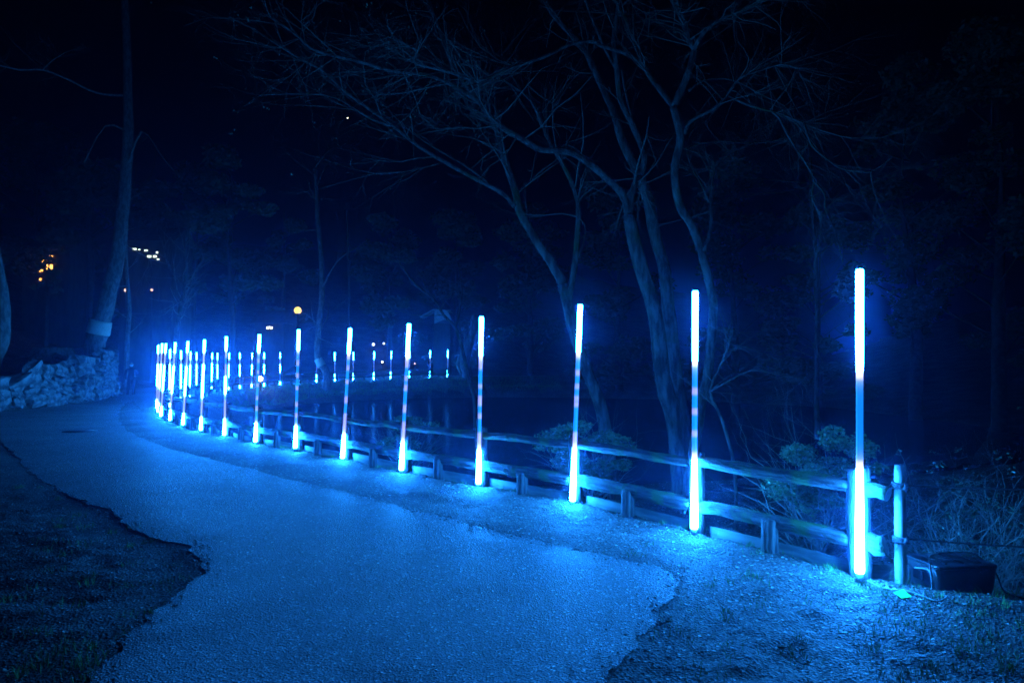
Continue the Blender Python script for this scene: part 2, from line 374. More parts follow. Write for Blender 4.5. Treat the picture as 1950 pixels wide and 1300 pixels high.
ZZ = gz(XX.ravel(), YY.ravel())
nx, ny = len(xs), len(ys)
V = np.stack([XX.ravel(), YY.ravel(), ZZ], 1)
ii, jj = np.meshgrid(np.arange(nx-1), np.arange(ny-1)); a = (jj*nx+ii).ravel()
tag(link('ground', fast_mesh('ground', V, np.stack([a, a+1, a+1+nx, a+nx], 1), M['dirt'])), 'bare earth ground with verge and bank', kind='structure')
def gz1(x, y): return float(gz(np.array([x]), np.array([y]))[0])

# asphalt path sheet with a broken edge
pts = list(PATHR); nb = len(pts); edges = [(i, (i+1) % nb) for i in range(nb)]
def gridpts(x0, x1, y0, y1, s):
    gx, gy = np.meshgrid(np.arange(x0, x1, s), np.arange(y0, y1, s)); gx = gx.ravel()+rng.uniform(-s*.2, s*.2, gx.size); gy = gy.ravel()+rng.uniform(-s*.2, s*.2, gy.size)
    k = in_poly(gx, gy, PATHR) & (dist_line(gx, gy, PATH, True) > s*.7); return list(zip(gx[k], gy[k]))
inner = gridpts(-5, 3, 1.1, 9, .16) + gridpts(-12, 3, 9, 18, .45) + gridpts(-40, 5, 18, 62, 1.4)
allp = [Vector(p) for p in pts+inner]
v2, e2, f2, *_ = delaunay_2d_cdt(allp, edges, [tuple(range(nb))], 1, 1e-5)
vx = np.array([v.x for v in v2]); vy = np.array([v.y for v in v2])
dpth = dist_line(vx, vy, PATHR, True)
vz = np.interp(vy, [0, 31, 38, 45, 53, 57, 90], [0, 0, .13, .29, .5, .76, 1.2]) + vn(vx, vy, .7, 7)*.012 + vn(vx, vy, 4, 8)*.006 + .001 + .010*sm(0, .35, dpth)
top_v = [(x, y, z) for x, y, z in zip(vx, vy, vz)]; n0 = len(top_v)
mb = MB(); mb.add(top_v, [tuple(f) for f in f2])
ed = {}
for f in f2:
    f = list(f)
    for k in range(len(f)):
        a_, b_ = f[k], f[(k+1) % len(f)]; ed[(a_, b_)] = 1
bd = [(a_, b_) for (a_, b_) in ed if (b_, a_) not in ed]
sk = {}
for a_, b_ in bd:
    for q in (a_, b_):
        if q not in sk:
            x, y, z = top_v[q]; sk[q] = len(mb.v); mb.v.append((x+random.uniform(-.012, .012), y+random.uniform(-.012, .012), z-.11))
    mb.f.append((b_, a_, sk[a_], sk[b_])); mb.m.append(0)
tag(mb.build('path', M['asphalt'], smooth=False), 'asphalt footpath curving away to the left', kind='structure')
# water
wv = [(x, y, -.78) for x, y in WP]
c0 = np.mean(WP, 0); wv2 = [((x-c0[0])*1.06+c0[0], (y-c0[1])*1.06+c0[1], -.78) for x, y in WP]
MBw = MB(); MBw.add(wv2, [tuple(range(len(wv2)-1, -1, -1))]); tag(MBw.build('pond_water', M['water'], smooth=False), 'still dark pond water', kind='structure')

# manhole cover
c = G(152, 821.5, 0); t = empty('manhole_cover', c, label='round iron manhole cover set in the asphalt path', cat='manhole cover')
mb = MB(); mb.tube([(0,0,-.04),(0,0,.021)], [.36,.36], 28); mb.build('frame_ring', M['iron'], t)
mb = MB(); mb.tube([(0,0,.0),(0,0,.027)], [.31,.31], 28); mb.build('lid', M['iron'], t)

# ------------------------------------------------------------------ light poles
ordn = ['first','second','third','fourth','fifth','sixth','seventh','eighth','ninth','tenth','eleventh','twelfth','thirteenth','fourteenth','fifteenth','sixteenth','seventeenth','eighteenth','nineteenth','twentieth']
spec = { # lit stretches (fractions of the height) and lilac bands in the dim stretch
 0: ([(.03,.36),(.67,1)], [(.36,.385),(.645,.67)]),
 1: ([(.03,.31),(.71,1)], [(.31,.34),(.405,.425),(.495,.515),(.575,.60),(.69,.71)]),
 2: ([(.02,.28),(.76,1)], [(.28,.37),(.49,.51),(.52,.54),(.58,.60),(.645,.67),(.73,.76)]),
 3: ([(.02,.22),(.77,1)], [(.22,.33),(.40,.43),(.47,.54),(.58,.60),(.68,.77)]),
 4: ([(.02,.21),(.78,1)], [(.21,.36),(.40,.46),(.55,.59),(.62,.65),(.70,.78)]),
 5: ([(.02,.20),(.81,1)], [(.20,.38),(.43,.49),(.58,.61),(.68,.72),(.76,.81)]),
 6: ([(.02,.20),(.83,1)], [(.27,.31),(.36,.40),(.50,.53),(.60,.64),(.70,.75)]),
 7: ([(.02,.19),(.84,1)], [(.30,.35),(.40,.44),(.52,.55),(.64,.67),(.74,.78)]),
 8: ([(.02,.18),(.43,.60),(.86,1)], [(.18,.40),(.62,.74),(.78,.84)]),
 9: ([(.02,.16),(.37,.73),(.86,1)], [(.18,.36),(.75,.85)]),
}
GP = 'glowing light poles along the fence'
def pole_sections(i):
    if i in spec: return spec[i]
    if i < 15: return ([(.02,.15),(.36,.70),(.87,1)], [(.15,.36),(.70,.87)])
    if i < 21: return ([(.02,.14),(.28,.74),(.85,1)], [(.74,.85)])
    if i < 28: return ([(.0,.13),(.32+.01*(i-20),.70-.01*(i-20)),(.83,1)], [(.70,.83)])
    return ([(.0,.10),(.14,.24),(.73,1)], [(.24,.34),(.42,.50),(.58,.66)])
places = ['nearest tall light pole, in front of the end post beside the black box', 'light pole second from the right, before a rounded log post', 'light pole third from the right, in front of the round bush']
def make_pole(i):
    b = bases[i]; tp = tops[i]; H = (tp-b).length
    if i < 3: lab = places[i]
    elif i < 15: lab = '%s light pole from the right along the near fence' % ordn[i]
    elif i < 28: lab = '%s light pole from the far right end, where the line rounds the pond' % ordn[NP-1-i] if NP-1-i < 20 else 'light pole in the bend, %s behind the fifteenth of the near fence' % ordn[i-15]
    else: lab = '%s light pole from the right end on the far bank' % ordn[NP-1-i] if NP-1-i else 'light pole at the right end of the far bank'
    t = empty('light_pole', b, label=lab, cat='light pole', group=GP)
    ax = (tp-b).normalized(); t.rotation_mode = 'QUATERNION'; t.rotation_quaternion = Vector((0, 0, 1)).rotation_difference(ax)
    n = 14 if i < 8 else 8
    r = .0238
    lit, pink = pole_sections(i)
    lit = sorted(lit); ev = [0.0] + [q for s_ in lit for q in s_]
    for a_, c_ in zip(ev[:-1], ev[1:]):
        if c_-a_ < .004: continue
        kind = 'lit' if (a_, c_) in lit else 'dim'
        z0, z1 = a_*H, c_*H; mb = MB()
        if kind == 'lit':
            e = min(.02, (z1-z0)*.3); low = a_ < .06; rr = r*1.1  # tube thickened where lit, most at the foot, to imitate glare and bloom
            if low: mb.tube([(0,0,z0),(0,0,z0+e),(0,0,(z0+z1)/2),(0,0,z1)], [r*1.25, r*1.42, r*1.25, r], n, caps=True)
            else: mb.tube([(0,0,z0),(0,0,z0+(z1-z0)*.25),(0,0,z1-e),(0,0,z1)], [r, rr, rr, r*.98], n, caps=True)
            mb.build('lit_section', M['litlow' if low else 'lit'], t)
        elif a_ == 0:
            mb.tube([(0,0,-.02),(0,0,z1)], [r*1.05]*2, n); mb.build('base_sleeve', M['acrylic'], t)
        else:
            K_ = 60 if i < 12 else 16; zs = [z0+(z1-z0)*k/K_ for k in range(K_+1)]; rt = r if i < 8 else r*.85
            mb.tube([(0,0,z) for z in zs], [rt]*(K_+1), n, caps=False)
            o = mb.build('dim_section', M['dim'], t); at = o.data.color_attributes.new('glow', 'FLOAT_COLOR', 'POINT')
            for k, z in enumerate(zs):
                u = z/H; lil = 0.0
                for x, y in pink: lil = max(lil, min(1, max(0, 1-(abs(u-(x+y)/2)-(y-x)*.35)/.010)))
                wh = max(math.exp(-max(u-a_, 0)/.013), math.exp(-max(c_-u, 0)/.013))
                c1 = Vector((.004, .24, .98)).lerp(Vector((.40, .37, .98)), lil); c1 = c1.lerp(Vector((2.2, 2.4, 3.0)), wh)
                for q in range(n): at.data[k*n+q].color = (*c1, 1)
    if i < 12:
        mb = MB(); mb.tube([(0,0,H),(0,0,H+.008)], [r*.9, r*.5], n); mb.build('cap', M['acrylic'], t)
        mb = MB(); mb.tube([(-r*.8,0,H-.002),(-r*.85,0,H+.028)], .003, 5); mb.build('cap_clip', M['metal'], t)
    if i < 10:
        mb = MB()
        for q in (.012, -.012): mb.tube([(q,0,-.05),(q,0,.05)], .004, 5)
        mb.build('ground_pin', M['metal'], t)
    return t
for i in range(NP): make_pole(i)

# ------------------------------------------------------------------ log fence
fence = empty('log_fence', posts[0], label='low rustic log fence with two rails following the edge of the pond', cat='fence')
fo = Vector(posts[0])
def log_between(a, b, r, n, segs, seed, sag=.0, endr=1.0):
    pts_ = []; rad = []
    for k in range(segs+1):
        t_ = k/segs; p = a.lerp(b, t_); q = Vector((seed*3.1, t_*2.3, 0))
        p = p + Vector((mnoise.noise(q)*.012, mnoise.noise(q+Vector((5,0,0)))*.012, mnoise.noise(q+Vector((9,0,0)))*.02 - sag*4*t_*(1-t_)))
        pts_.append(p); rad.append(r*(1+.10*mnoise.noise(Vector((seed, t_*4, 3))) + .05*mnoise.noise(Vector((seed, t_*17, 7)))))
    return pts_, rad
def local_log(name, a, b, r, n, segs, seed, m, groove=.36, parent=fence):
    """log built along its own X axis so that grain runs with it"""
    L = (b-a).length; mb = MB()
    p_, rd = log_between(Vector((0,0,0)), Vector((L,0,0)), r, n, segs, seed)
    mb.tube(p_, rd, n, caps=True, groove=groove, seed=seed)
    me = mb.mesh(name, [m, M['cut']], smooth=True); me.polygons[len(me.polygons)-1].material_index = 1; me.polygons[len(me.polygons)-2].material_index = 1
    for q in (-1, -2): me.polygons[len(me.polygons)+q].use_smooth = False
    o = link(name, me, parent); o.rotation_mode = 'QUATERNION'; o.location = a-fo if parent is fence else a
    o.rotation_quaternion = Vector((1,0,0)).rotation_difference((b-a).normalized())
    return o
HU, HL_ = .655, .265
for i in range(NP):
    p = posts[i]; zb = p.z; nn = 28 if i < 5 else (14 if i < 10 else 8); sg = 16 if i < 5 else 5
    rp = .078 if i == 0 else random.uniform(.066, .078)
    L = .78 if i == 0 else .735
    mb = MB(); pp = []; rr = []
    for k in range(sg+1):
        z = -.2 + (L+.2)*k/sg; pp.append((mnoise.noise(Vector((i, z*2, 0)))*.01, mnoise.noise(Vector((i, z*2, 5)))*.01, z)); rr.append(rp*(1+.07*mnoise.noise(Vector((i*3, z*5, 1)))))
    pp += [(0,0,L+.012)]; rr += [rp*.8]
    mb.tube(pp, rr, nn, groove=.15, seed=i*7)
    mb.build('post', M['postwood'], fence, loc=p-fo)
    if i < NP-1:
        q = posts[i+1]; dv = (q-p); dv.z = 0; dl = dv.length; dv.normalize()
        a = p+dv*.05; b = q-dv*.05
        n_ = 24 if i < 5 else (12 if i < 10 else 6); s_ = 26 if i < 5 else 6
        up = (random.uniform(-.012, .012), random.uniform(-.012, .012))
        local_log('rail', a+Vector((0,0,HU+up[0])), b+Vector((0,0,HU+up[1])), random.uniform(.042, .052), n_, s_, i*5+1, M['wood'])
        local_log('rail', a+Vector((0,0,HL_+up[1])), b+Vector((0,0,HL_+up[0])), random.uniform(.058, .066), n_, s_, i*5+2, M['wood'])
        # stub post half way, just on the path side of the lower rail
        mid = p.lerp(q, .5 + random.uniform(-.04, .04)); nrm = Vector((-dv.y, dv.x, 0)); mp_ = mid + nrm*.045
        g = gz1(mp_.x, mp_.y); hs = random.uniform(.24, .29)
        mb = MB(); pp = [(0,0,-.15)]+[(0,0,hs*k/5) for k in range(6)]+[(0,0,hs+.012)]; rr = [.068]+[.066*(1+.05*mnoise.noise(Vector((i, k, 2)))) for k in range(6)]+[.05]
        mb.tube(pp, rr, 22 if i < 5 else 8, groove=.13, seed=i*11+3); mb.build('stub_post', M['postwood'], fence, loc=Vector((mp_.x, mp_.y, mid.z))-fo)
# stubs of both rails sticking out past the end post
dv = (posts[0]-posts[1]); dv.z = 0; dv.normalize()
local_log('rail_end', posts[0]+dv*.04+Vector((0,0,HU-.012)), posts[0]+dv*.22+Vector((0,0,HU-.03)), .052, 26, 5, 91, M['wood'], .16)
local_log('rail_end', posts[0]+dv*.04+Vector((0,0,HL_)), posts[0]+dv*.19+Vector((0,0,HL_-.012)), .066, 26, 5, 92, M['wood'], .16)
# timber edging boards behind the fence
edg = empty('timber_edging', posts[0], label='row of pale timber edging boards at the foot of the log fence', cat='edging')
for i in range(-1, 14):
    if i < 0: a = posts[0]+Vector((.08, .16, -.02)); b = posts[0]+Vector((.44, .16, -.02))
    else:
        p, q = posts[i], posts[i+1]; dv = (q-p).normalized(); nrm = Vector((dv.y, -dv.x, 0)); a = p+dv*.06+nrm*.10; b = q-dv*.06+nrm*.10
    L = (b-a).length; mb = MB(); seg = 8
    vs = []
    for k in range(seg+1):
        x = L*k/seg; j = mnoise.noise(Vector((i*3.3, x*3, 0)))*.012
        for (yy, zz) in ((-.014, -.1), (.014, -.1), (.014, .085+j), (-.014, .085+j)): vs.append((x, yy, zz))
    fs = [(k*4+e, k*4+(e+1) % 4, k*4+4+(e+1) % 4, k*4+4+e) for k in range(seg) for e in range(4)] + [(3,2,1,0), (seg*4, seg*4+1, seg*4+2, seg*4+3)]
    mb.add(vs, fs); o = mb.build('board', M['board'], edg, smooth=False); o.location = a-fo+Vector((0,0,random.uniform(-.02, .01))); o.rotation_euler = (0, random.uniform(-.012, .012), math.atan2((b-a).y, (b-a).x))

# ------------------------------------------------------------------ stake, ropes, box, cable, tag
sb = P(1716, 1127, 4.86); sk_t = empty('rope_stake', sb, label='pale wooden stake with two rope turns, right of the last light pole', cat='stake', group='stakes carrying the black ropes')
def stake_parts(t, lean):
    mb = MB(); H = .885
    pp = [(lean*z, 0, z) for z in np.linspace(-.2, H, 12)]; mb.tube(pp, [.039-.002*k/11 for k in range(12)], 24, groove=.05, seed=4); mb.build('stake_post', M['stake'], t)
    for z in (.745, .37):
        mb = MB()
        for k in range(3):
            c_ = [(lean*z + .045*math.cos(a_), .045*math.sin(a_), z-.018+k*.016+.004*math.sin(a_*2+k)) for a_ in np.linspace(0, 2*math.pi, 21)]
            mb.tube(c_, .0085, 6, caps=False)
        mb.tube([(lean*z+.0, -.05, z-.02), (lean*z+.01, -.056, z+.012)], .011, 6)
        mb.build('rope_turns', M['rope'], t)
stake_parts(sk_t, .012)
sb2 = sb + Vector((2.0, -.55, 0)); sb2.z = gz1(sb2.x, sb2.y)
t2 = empty('rope_stake', sb2, label='pale rope stake farther right, holding the other end of the ropes', cat='stake', group='stakes carrying the black ropes'); stake_parts(t2, 0)
for z, lab, dz in ((.745, 'upper black rope running right from the pale stake', -.02), (.37, 'lower black rope running right from the pale stake', -.03)):
    a = sb+Vector((.05, 0, z)); b = sb2+Vector((-.05, 0, z-sb2.z))
    pp = [a.lerp(b, k/24)+Vector((0, 0, dz*4*(k/24)*(1-k/24))) for k in range(25)]
    mb = MB(); mb.tube(pp, .0065, 6); tag(mb.build('rope', M['rope']), lab, 'rope', 'black ropes between the stakes')
# box
bc = P(1812, 1146, 4.86); bc.z = gz1(bc.x, bc.y)-.002
box = empty('storage_box', bc, math.radians(6), label='low black plastic box with a glossy lid on the ground beside the stake', cat='box')
def rbox(mb, w_, d_, z0, z1, r, top_in=0.0, n=5, bev=.008):
    def ring(w2, d2, z, rr):
        out = []
        for cx, cy_, a0 in ((1,1,0),(-1,1,90),(-1,-1,180),(1,-1,270)):
            for k in range(n):
                a_ = math.radians(a0+90*k/(n-1)); out.append((cx*(w2/2-rr)+rr*math.cos(a_), cy_*(d2/2-rr)+rr*math.sin(a_), z))
        return out
    lv = [(0, z0), (0, z1-bev), (bev*.3, z1-bev*.3), (bev, z1)]
    N = 4*n; vs = []
    for k, (ins, z) in enumerate(lv): 
        tt = top_in*(z-z0)/(z1-z0); vs += ring(w_-2*ins+tt, d_-2*ins+tt, z, r)
    fs = [(k*N+j, k*N+(j+1) % N, (k+1)*N+(j+1) % N, (k+1)*N+j) for k in range(3) for j in range(N)] + [tuple(range(N-1, -1, -1)), tuple(3*N+j for j in range(N))]
    mb.add(vs, fs)
mb = MB(); rbox(mb, .41, .30, 0, .205, .03, .03); mb.build('body', M['plastic'], box)
mb = MB(); rbox(mb, .455, .345, .202, .226, .035); mb.build('lid', M['plastic'], box)
for x0 in (-.13, 0, .13):
    mb = MB(); mb.tube([(x0, -.12, .228), (x0, .12, .228)], .007, 6); mb.build('lid_rib', M['plastic'], box)
for s_ in (-1, 1):
    mb = MB(); mb.box((s_*.243, 0, .13), (.016, .09, .06)); mb.build('latch', M['plastic'], box, smooth=False)
def cable(name, pts_, r, lab, cat='cable', group=None, n=6, m_=None):
    pp = catmull([tuple(q) for q in pts_], 6); mb = MB(); mb.tube([Vector(q) for q in pp], r, n); return tag(mb.build(name, m_ or M['cable']), lab, cat, group)
lid = bc.z + .235
cable('cable', [(bc.x-.26, bc.y-.20, bc.z+.01), (bc.x-.245, bc.y-.185, bc.z+.1), (bc.x-.22, bc.y-.12, lid), (bc.x-.1, bc.y+.05, lid+.004), (bc.x+.08, bc.y+.10, lid+.01), (bc.x+.2, bc.y+.04, lid+.012), (bc.x+.27, bc.y-.06, bc.z+.15), (bc.x+.29, bc.y-.1, bc.z+.05), (bc.x+.34, bc.y-.12, bc.z+.015), (bc.x+.55, bc.y-.2, gz1(bc.x+.55, bc.y-.2)+.01), (bc.x+.9, bc.y-.22, gz1(bc.x+.9, bc.y-.22)+.01)], .006, 'black cable looped over the lid of the black box and trailing right')
e0 = bases[0]
def on(x, y, h=.008): return (x, y, gz1(x, y)+h)
cable('cable', [on(e0.x+.05, e0.y-.02), on(e0.x+.12, e0.y-.12), on(e0.x+.2, e0.y-.28), on(e0.x+.27, e0.y-.42), on(e0.x+.36, e0.y-.40, .02), (bc.x-.24, bc.y-.18, bc.z+.05), (bc.x-.235, bc.y-.17, bc.z+.12), (bc.x-.24, bc.y-.14, bc.z+.19), (bc.x-.30, bc.y-.08, bc.z+.19)], .0055, 'pale cable from the nearest light pole to the black box', m_=mat('grey_cable', (.3,.3,.3), None, .4))
tp_ = G(1722, 1140, 0); mb = MB(); mb.add([(-.035,-.03,.012),(.03,-.035,.026),(.022,.05,.045),(-.045,.045,.028),(-.035,-.029,.010),(.03,-.034,.024),(.022,.051,.043),(-.045,.046,.026)], [(0,1,2,3),(7,6,5,4),(0,4,5,1),(1,5,6,2),(2,6,7,3),(3,7,4,0)])
tag(mb.build('paper_tag', M['tagc'], smooth=False, loc=(tp_.x, tp_.y, gz1(tp_.x, tp_.y))), 'small bright green tag at the foot of the pale stake', 'tag')

# ------------------------------------------------------------------ stone wall
wall = empty('stone_wall', (WALL[0][0], WALL[0][1], 0), label='rough dry stone wall rising along the left side of the path', cat='wall')
wo_ = Vector((WALL[0][0], WALL[0][1], 0))
import bmesh
def stone_mesh(seed):
    bm = bmesh.new(); bmesh.ops.create_cube(bm, size=1.0); bmesh.ops.subdivide_edges(bm, edges=bm.edges[:], cuts=2, use_grid_fill=True)
    for v in bm.verts:
        c_ = v.co.copy(); l = c_.normalized()*.62; v.co = c_.lerp(l, .18)
        v.co += Vector((mnoise.noise(c_*1.7+Vector((seed,0,0))), mnoise.noise(c_*1.7+Vector((0,seed,0))), mnoise.noise(c_*1.7+Vector((0,0,seed)))))*.26
    me = bpy.data.meshes.new('stone'); bm.to_mesh(me); bm.free(); me.materials.append(M['stone'])
    for p_ in me.polygons: p_.use_smooth = False
    return me
SM = [stone_mesh(k*3+1) for k in range(8)]
wl = [0]
for i in range(len(WALL)-1): wl.append(wl[-1]+math.dist(WALL[i], WALL[i+1]))
def wpt(s):
    x = np.interp(s, wl, [q[0] for q in WALL]); y = np.interp(s, wl, [q[1] for q in WALL]); return float(x), float(y)
def wtop(y): return float(np.interp(y, [18, 23, 24.2, 24.6, 25.5, 27, 29, 30.2, 32, 34, 35.5, 37.5], [1.1, 1.3, 1.32, 1.2, 1.45, 1.45, 1.75, 1.95, 2.05, 2.35, 2.3, 1.75]))
mb = MB(); vs = []
K = 40
for k in range(K+1):
    s = wl[-1]*k/K; x, y = wpt(s); H = wtop(y)-.12
    vs += [(x-.10, y, -.2), (x-.22, y, H), (x-.75, y+.1, H), (x-.75, y+.1, -.2)]
fs = [(k*4+e, k*4+4+e, k*4+4+(e+1) % 4, k*4+(e+1) % 4) for k in range(K) for e in range(4)] + [(0,1,2,3), (K*4+3, K*4+2, K*4+1, K*4)]
mb.add([Vector(q)-wo_ for q in vs], fs); mb.build('wall_core', M['core'], wall, smooth=False)
z = 0.0; row = 0
while z < 2.5:
    h = random.uniform(.34, .52); s = random.uniform(-.5, 0)
    while s < wl[-1]:
        wd = random.uniform(.55, 1.5)*(1 if row else 1.15); x, y = wpt(s+wd/2); H = wtop(y)
        x2, y2 = wpt(s+wd/2+.1); ang = math.atan2(y2-y, x2-x)
        if z+h*.62 < H + random.uniform(-.06, .1):
            hh = h*random.uniform(.85, 1.3)
            o = link('stone', random.choice(SM), wall); o.location = Vector((x-.12-z*.06+random.uniform(-.05, .06), y, z+h/2+random.uniform(-.04, .04)))-wo_
            o.rotation_euler = (random.uniform(-.3, .3), random.uniform(-.4, .4), ang+random.uniform(-.25, .25)); o.scale = (wd*.9, random.uniform(.36, .75), hh*.95)
        s += wd*.93
    z += h*.9; row += 1
# stump on top of the bank behind the wall
def P_(x, y, d): return P(x, y, d)
st = P(100, 688, 33.0); g = gz1(st.x, st.y)
stump = empty('tree_stump', (st.x, st.y, g-.1), label='broad cut tree stump on the bank above the stone wall', cat='stump')
mb = MB(); top = P(100, 662, 33.0).z-g+.1
pp = [(0,0,-.2),(0,0,.1),(0.03,0,.25*top),(.05,0,.6*top),(.05,0,top)]; mb.tube(pp, [1.25,1.15,.98,.82,.74], 20, groove=.5, seed=8); mb.build('stump_trunk', M['stumpw'], stump)
for k in range(6):
    a_ = k*1.05+.3; mb = MB(); mb.tube([(.4*math.cos(a_), .4*math.sin(a_), .3), (1.0*math.cos(a_), 1.0*math.sin(a_), .12), (1.9*math.cos(a_+.3), 1.9*math.sin(a_+.3), -.05), (2.6*math.cos(a_+.2), 2.6*math.sin(a_+.2), -.25)], [.22,.15,.09,.05], 8, bark=.2); mb.build('root', M['stumpw'], stump)

# ------------------------------------------------------------------ foliage helpers
def leaf_cloud(name, blobs, n, size, m_, parent=None, shell=.55, aspect=2.2):
    """n little folded leaves spread through ellipsoidal clumps; blobs = [(centre, (rx,ry,rz))]"""
    cs = np.array([list(b[0]) for b in blobs]); rs = np.array([list(b[1]) for b in blobs]); wts = rs.prod(1)**.6; wts /= wts.sum()
    k = rng.choice(len(blobs), n, p=wts); d = rng.normal(size=(n, 3)); d /= np.linalg.norm(d, axis=1)[:, None]
    rad = (rng.random(n)**(1/3))*(1-shell)+shell*rng.random(n)**.25
    nzv = np.sin(d*4.3+k[:, None]*2.1).sum(1)*.12+1
    c = cs[k]+rs[k]*d*(rad*nzv)[:, None]
    a = rng.normal(size=(n, 3)); a[:, 2] *= .6; a /= np.linalg.norm(a, axis=1)[:, None]
    b = np.cross(a, rng.normal(size=(n, 3))); b /= np.linalg.norm(b, axis=1)[:, None]
    sz = size*rng.uniform(.6, 1.4, n)[:, None]
    A = a*sz; B = b*sz/aspect
    V = np.stack([c-A, c+B, c+A, c-B], 1).reshape(-1, 3)
    i4 = np.arange(n)*4; Fq = np.stack([i4, i4+1, i4+2, i4+3], 1)
    me = fast_mesh(name, V, Fq, m_, False); return link(name, me, parent)
def grow(mb, p, d, L, r, depth, rnd, spread=.7, seg=4, n=4, drop=0.0, tips=None, curl=.35):
    pts_ = [p.copy()]; q = p.copy(); dd = d.normalized()
    for k in range(seg):
        dd = (dd + Vector((rnd.gauss(0, 1), rnd.gauss(0, 1), rnd.gauss(0, .8)-drop))*curl*.5).normalized(); q = q + dd*(L/seg); pts_.append(q.copy())
    mb.tube(pts_, [r*(1-.75*k/seg) for k in range(seg+1)], n, caps=False)
    if tips is not None and depth == 0: tips.append(q.copy())
    if depth > 0:
        for k in range(rnd.randint(2, 4)):
            j = rnd.randint(1, seg); base = pts_[j]; nd = (dd + Vector((rnd.gauss(0, 1), rnd.gauss(0, 1), rnd.gauss(0, .8)))*spread).normalized()
            grow(mb, base, nd, L*rnd.uniform(.45, .75), r*(1-.75*j/seg)*.7, depth-1, rnd, spread, seg, max(3, n-1), drop, tips, curl)
def px_tree(name, d0, stems, label, cat='tree', m_=None, twigs=(5, .55), drift=1.0, seed=1, leafy=0, group=None):
    """bare tree from measured limb lines: each stem = (points in photo px, widths px, depth offset at start, at end)"""
    rnd = random.Random(seed); m_ = m_ or M['bark']
    p0 = stems[0][0][0]; base = P(p0[0], p0[1], d0); g = gz1(base.x, base.y)
    t = empty(name, (base.x, base.y, g-.05), label=label, cat=cat, group=group); org = Vector((base.x, base.y, g-.05))
    tw = MB(); tips = []
    for si, (pl, (w0, w1), o0, o1) in enumerate(stems):
        n = len(pl); pts3 = []
        for k, (x, y) in enumerate(pl):
            u = k/(n-1); pts3.append(P(x, y, d0+o0+(o1-o0)*u+drift*.12*mnoise.noise(Vector((si*3.7, u*3, seed)))))
        if si == 0 and pts3[0].z > g-.05: pts3.insert(0, Vector((pts3[0].x, pts3[0].y, g-.25)))
        pts3 = [Vector(q) for q in catmull([tuple(q) for q in pts3], 3)]
        m = len(pts3); rad = [(w0+(w1-w0)*(k/(m-1))**.85)*d0/F/2 for k in range(m)]
        if si == 0: rad[0] *= 1.5; rad[1] *= 1.2
        mb = MB(); mb.tube([q-org for q in pts3], rad, 14 if w0 > 14 else (8 if w0 > 6 else 5), caps=True, bark=.16 if w0 > 8 else .08, seed=seed+si)
        mb.build('trunk' if w0 >= 17 else 'branch', m_, t)
        if w1 < 12:
            for k in range(m//3, m):
                u = k/(m-1)
                for _ in range(twigs[0]):
                    if rnd.random() > .14+.26*u: continue
                    tan = (pts3[min(k+1, m-1)]-pts3[k-1]).normalized()
                    dd = tan + Vector((rnd.gauss(0, .8), rnd.gauss(0, .8), rnd.gauss(0, .8)))
                    grow(tw, pts3[k]-org, dd, twigs[1]*rnd.uniform(.9, 2.8), max(rad[k]*.35, .0028*d0/10), 2, rnd, .8, 4, 3, 0, tips)
    if tw.v: tag(tw.build('twigs', M['twig'], t), kind='stuff')
    if leafy and tips:
        pick = rnd.sample(tips, min(len(tips), leafy)); lb = MB()
        for q in pick:
            for _ in range(rnd.randint(1, 3)):
                c = q+Vector((rnd.gauss(0, .03), rnd.gauss(0, .03), rnd.gauss(0, .03))); a = Vector((rnd.gauss(0, 1), rnd.gauss(0, 1), rnd.gauss(0, 1))).normalized()*.016; b = a.orthogonal()*.5
                lb.add([c-a, c+b, c+a, c-b], [(0, 1, 2, 3)])
        lb.build('leaves', M['palel'], t, smooth=False)
    return t
# big trees behind the fence ---------------------------------------------------------------
px_tree('bare_tree', 11.0, [
 ([(1300,930),(1295,880),(1285,800),(1262,720),(1248,600),(1218,500),(1197,410)], (44,24), 0, 0),
 ([(1197,410),(1185,370),(1150,335),(1110,303),(1077,288),(1031,285),(996,266),(961,246),(931,219),(904,188),(854,158),(808,142),(746,135),(677,115),(627,104),(592,92),(558,62),(500,23)], (15,3), 0, -1.6),
 ([(1197,410),(1203,370),(1212,345),(1219,338)], (14,11), 0, .2),
 ([(854,158),(800,170),(760,178),(715,179)], (4,2), -1.2, -1.0)],
 'big bare tree behind the second light pole, thick trunk with one long limb sweeping left', seed=3, twigs=(4, .5), leafy=80)
px_tree('bare_tree', 11.6, [
 ([(1318,905),(1300,800),(1278,640),(1270,560),(1262,500),(1246,442),(1235,385),(1219,338)], (30,20), 0, .2),
 ([(1219,338),(1185,269),(1169,215),(1150,173),(1127,123),(1108,88),(1073,50),(1050,23),(1030,-15)], (17,8), .2, 1),
 ([(1219,338),(1227,310),(1225,288),(1204,238),(1181,188),(1175,135),(1169,77),(1177,19),(1183,-20)], (13,8), .2, -.6),
 ([(1175,135),(1150,90),(1125,30),(1110,-15)], (6,4), -.2, -1),
 ([(1222,285),(1210,250),(1190,170),(1184,130)], (5,4), .5, .9)],
 'bare twin stemmed tree just behind the big trunk, rising through the top of the frame', seed=5, twigs=(2, .5), leafy=40)
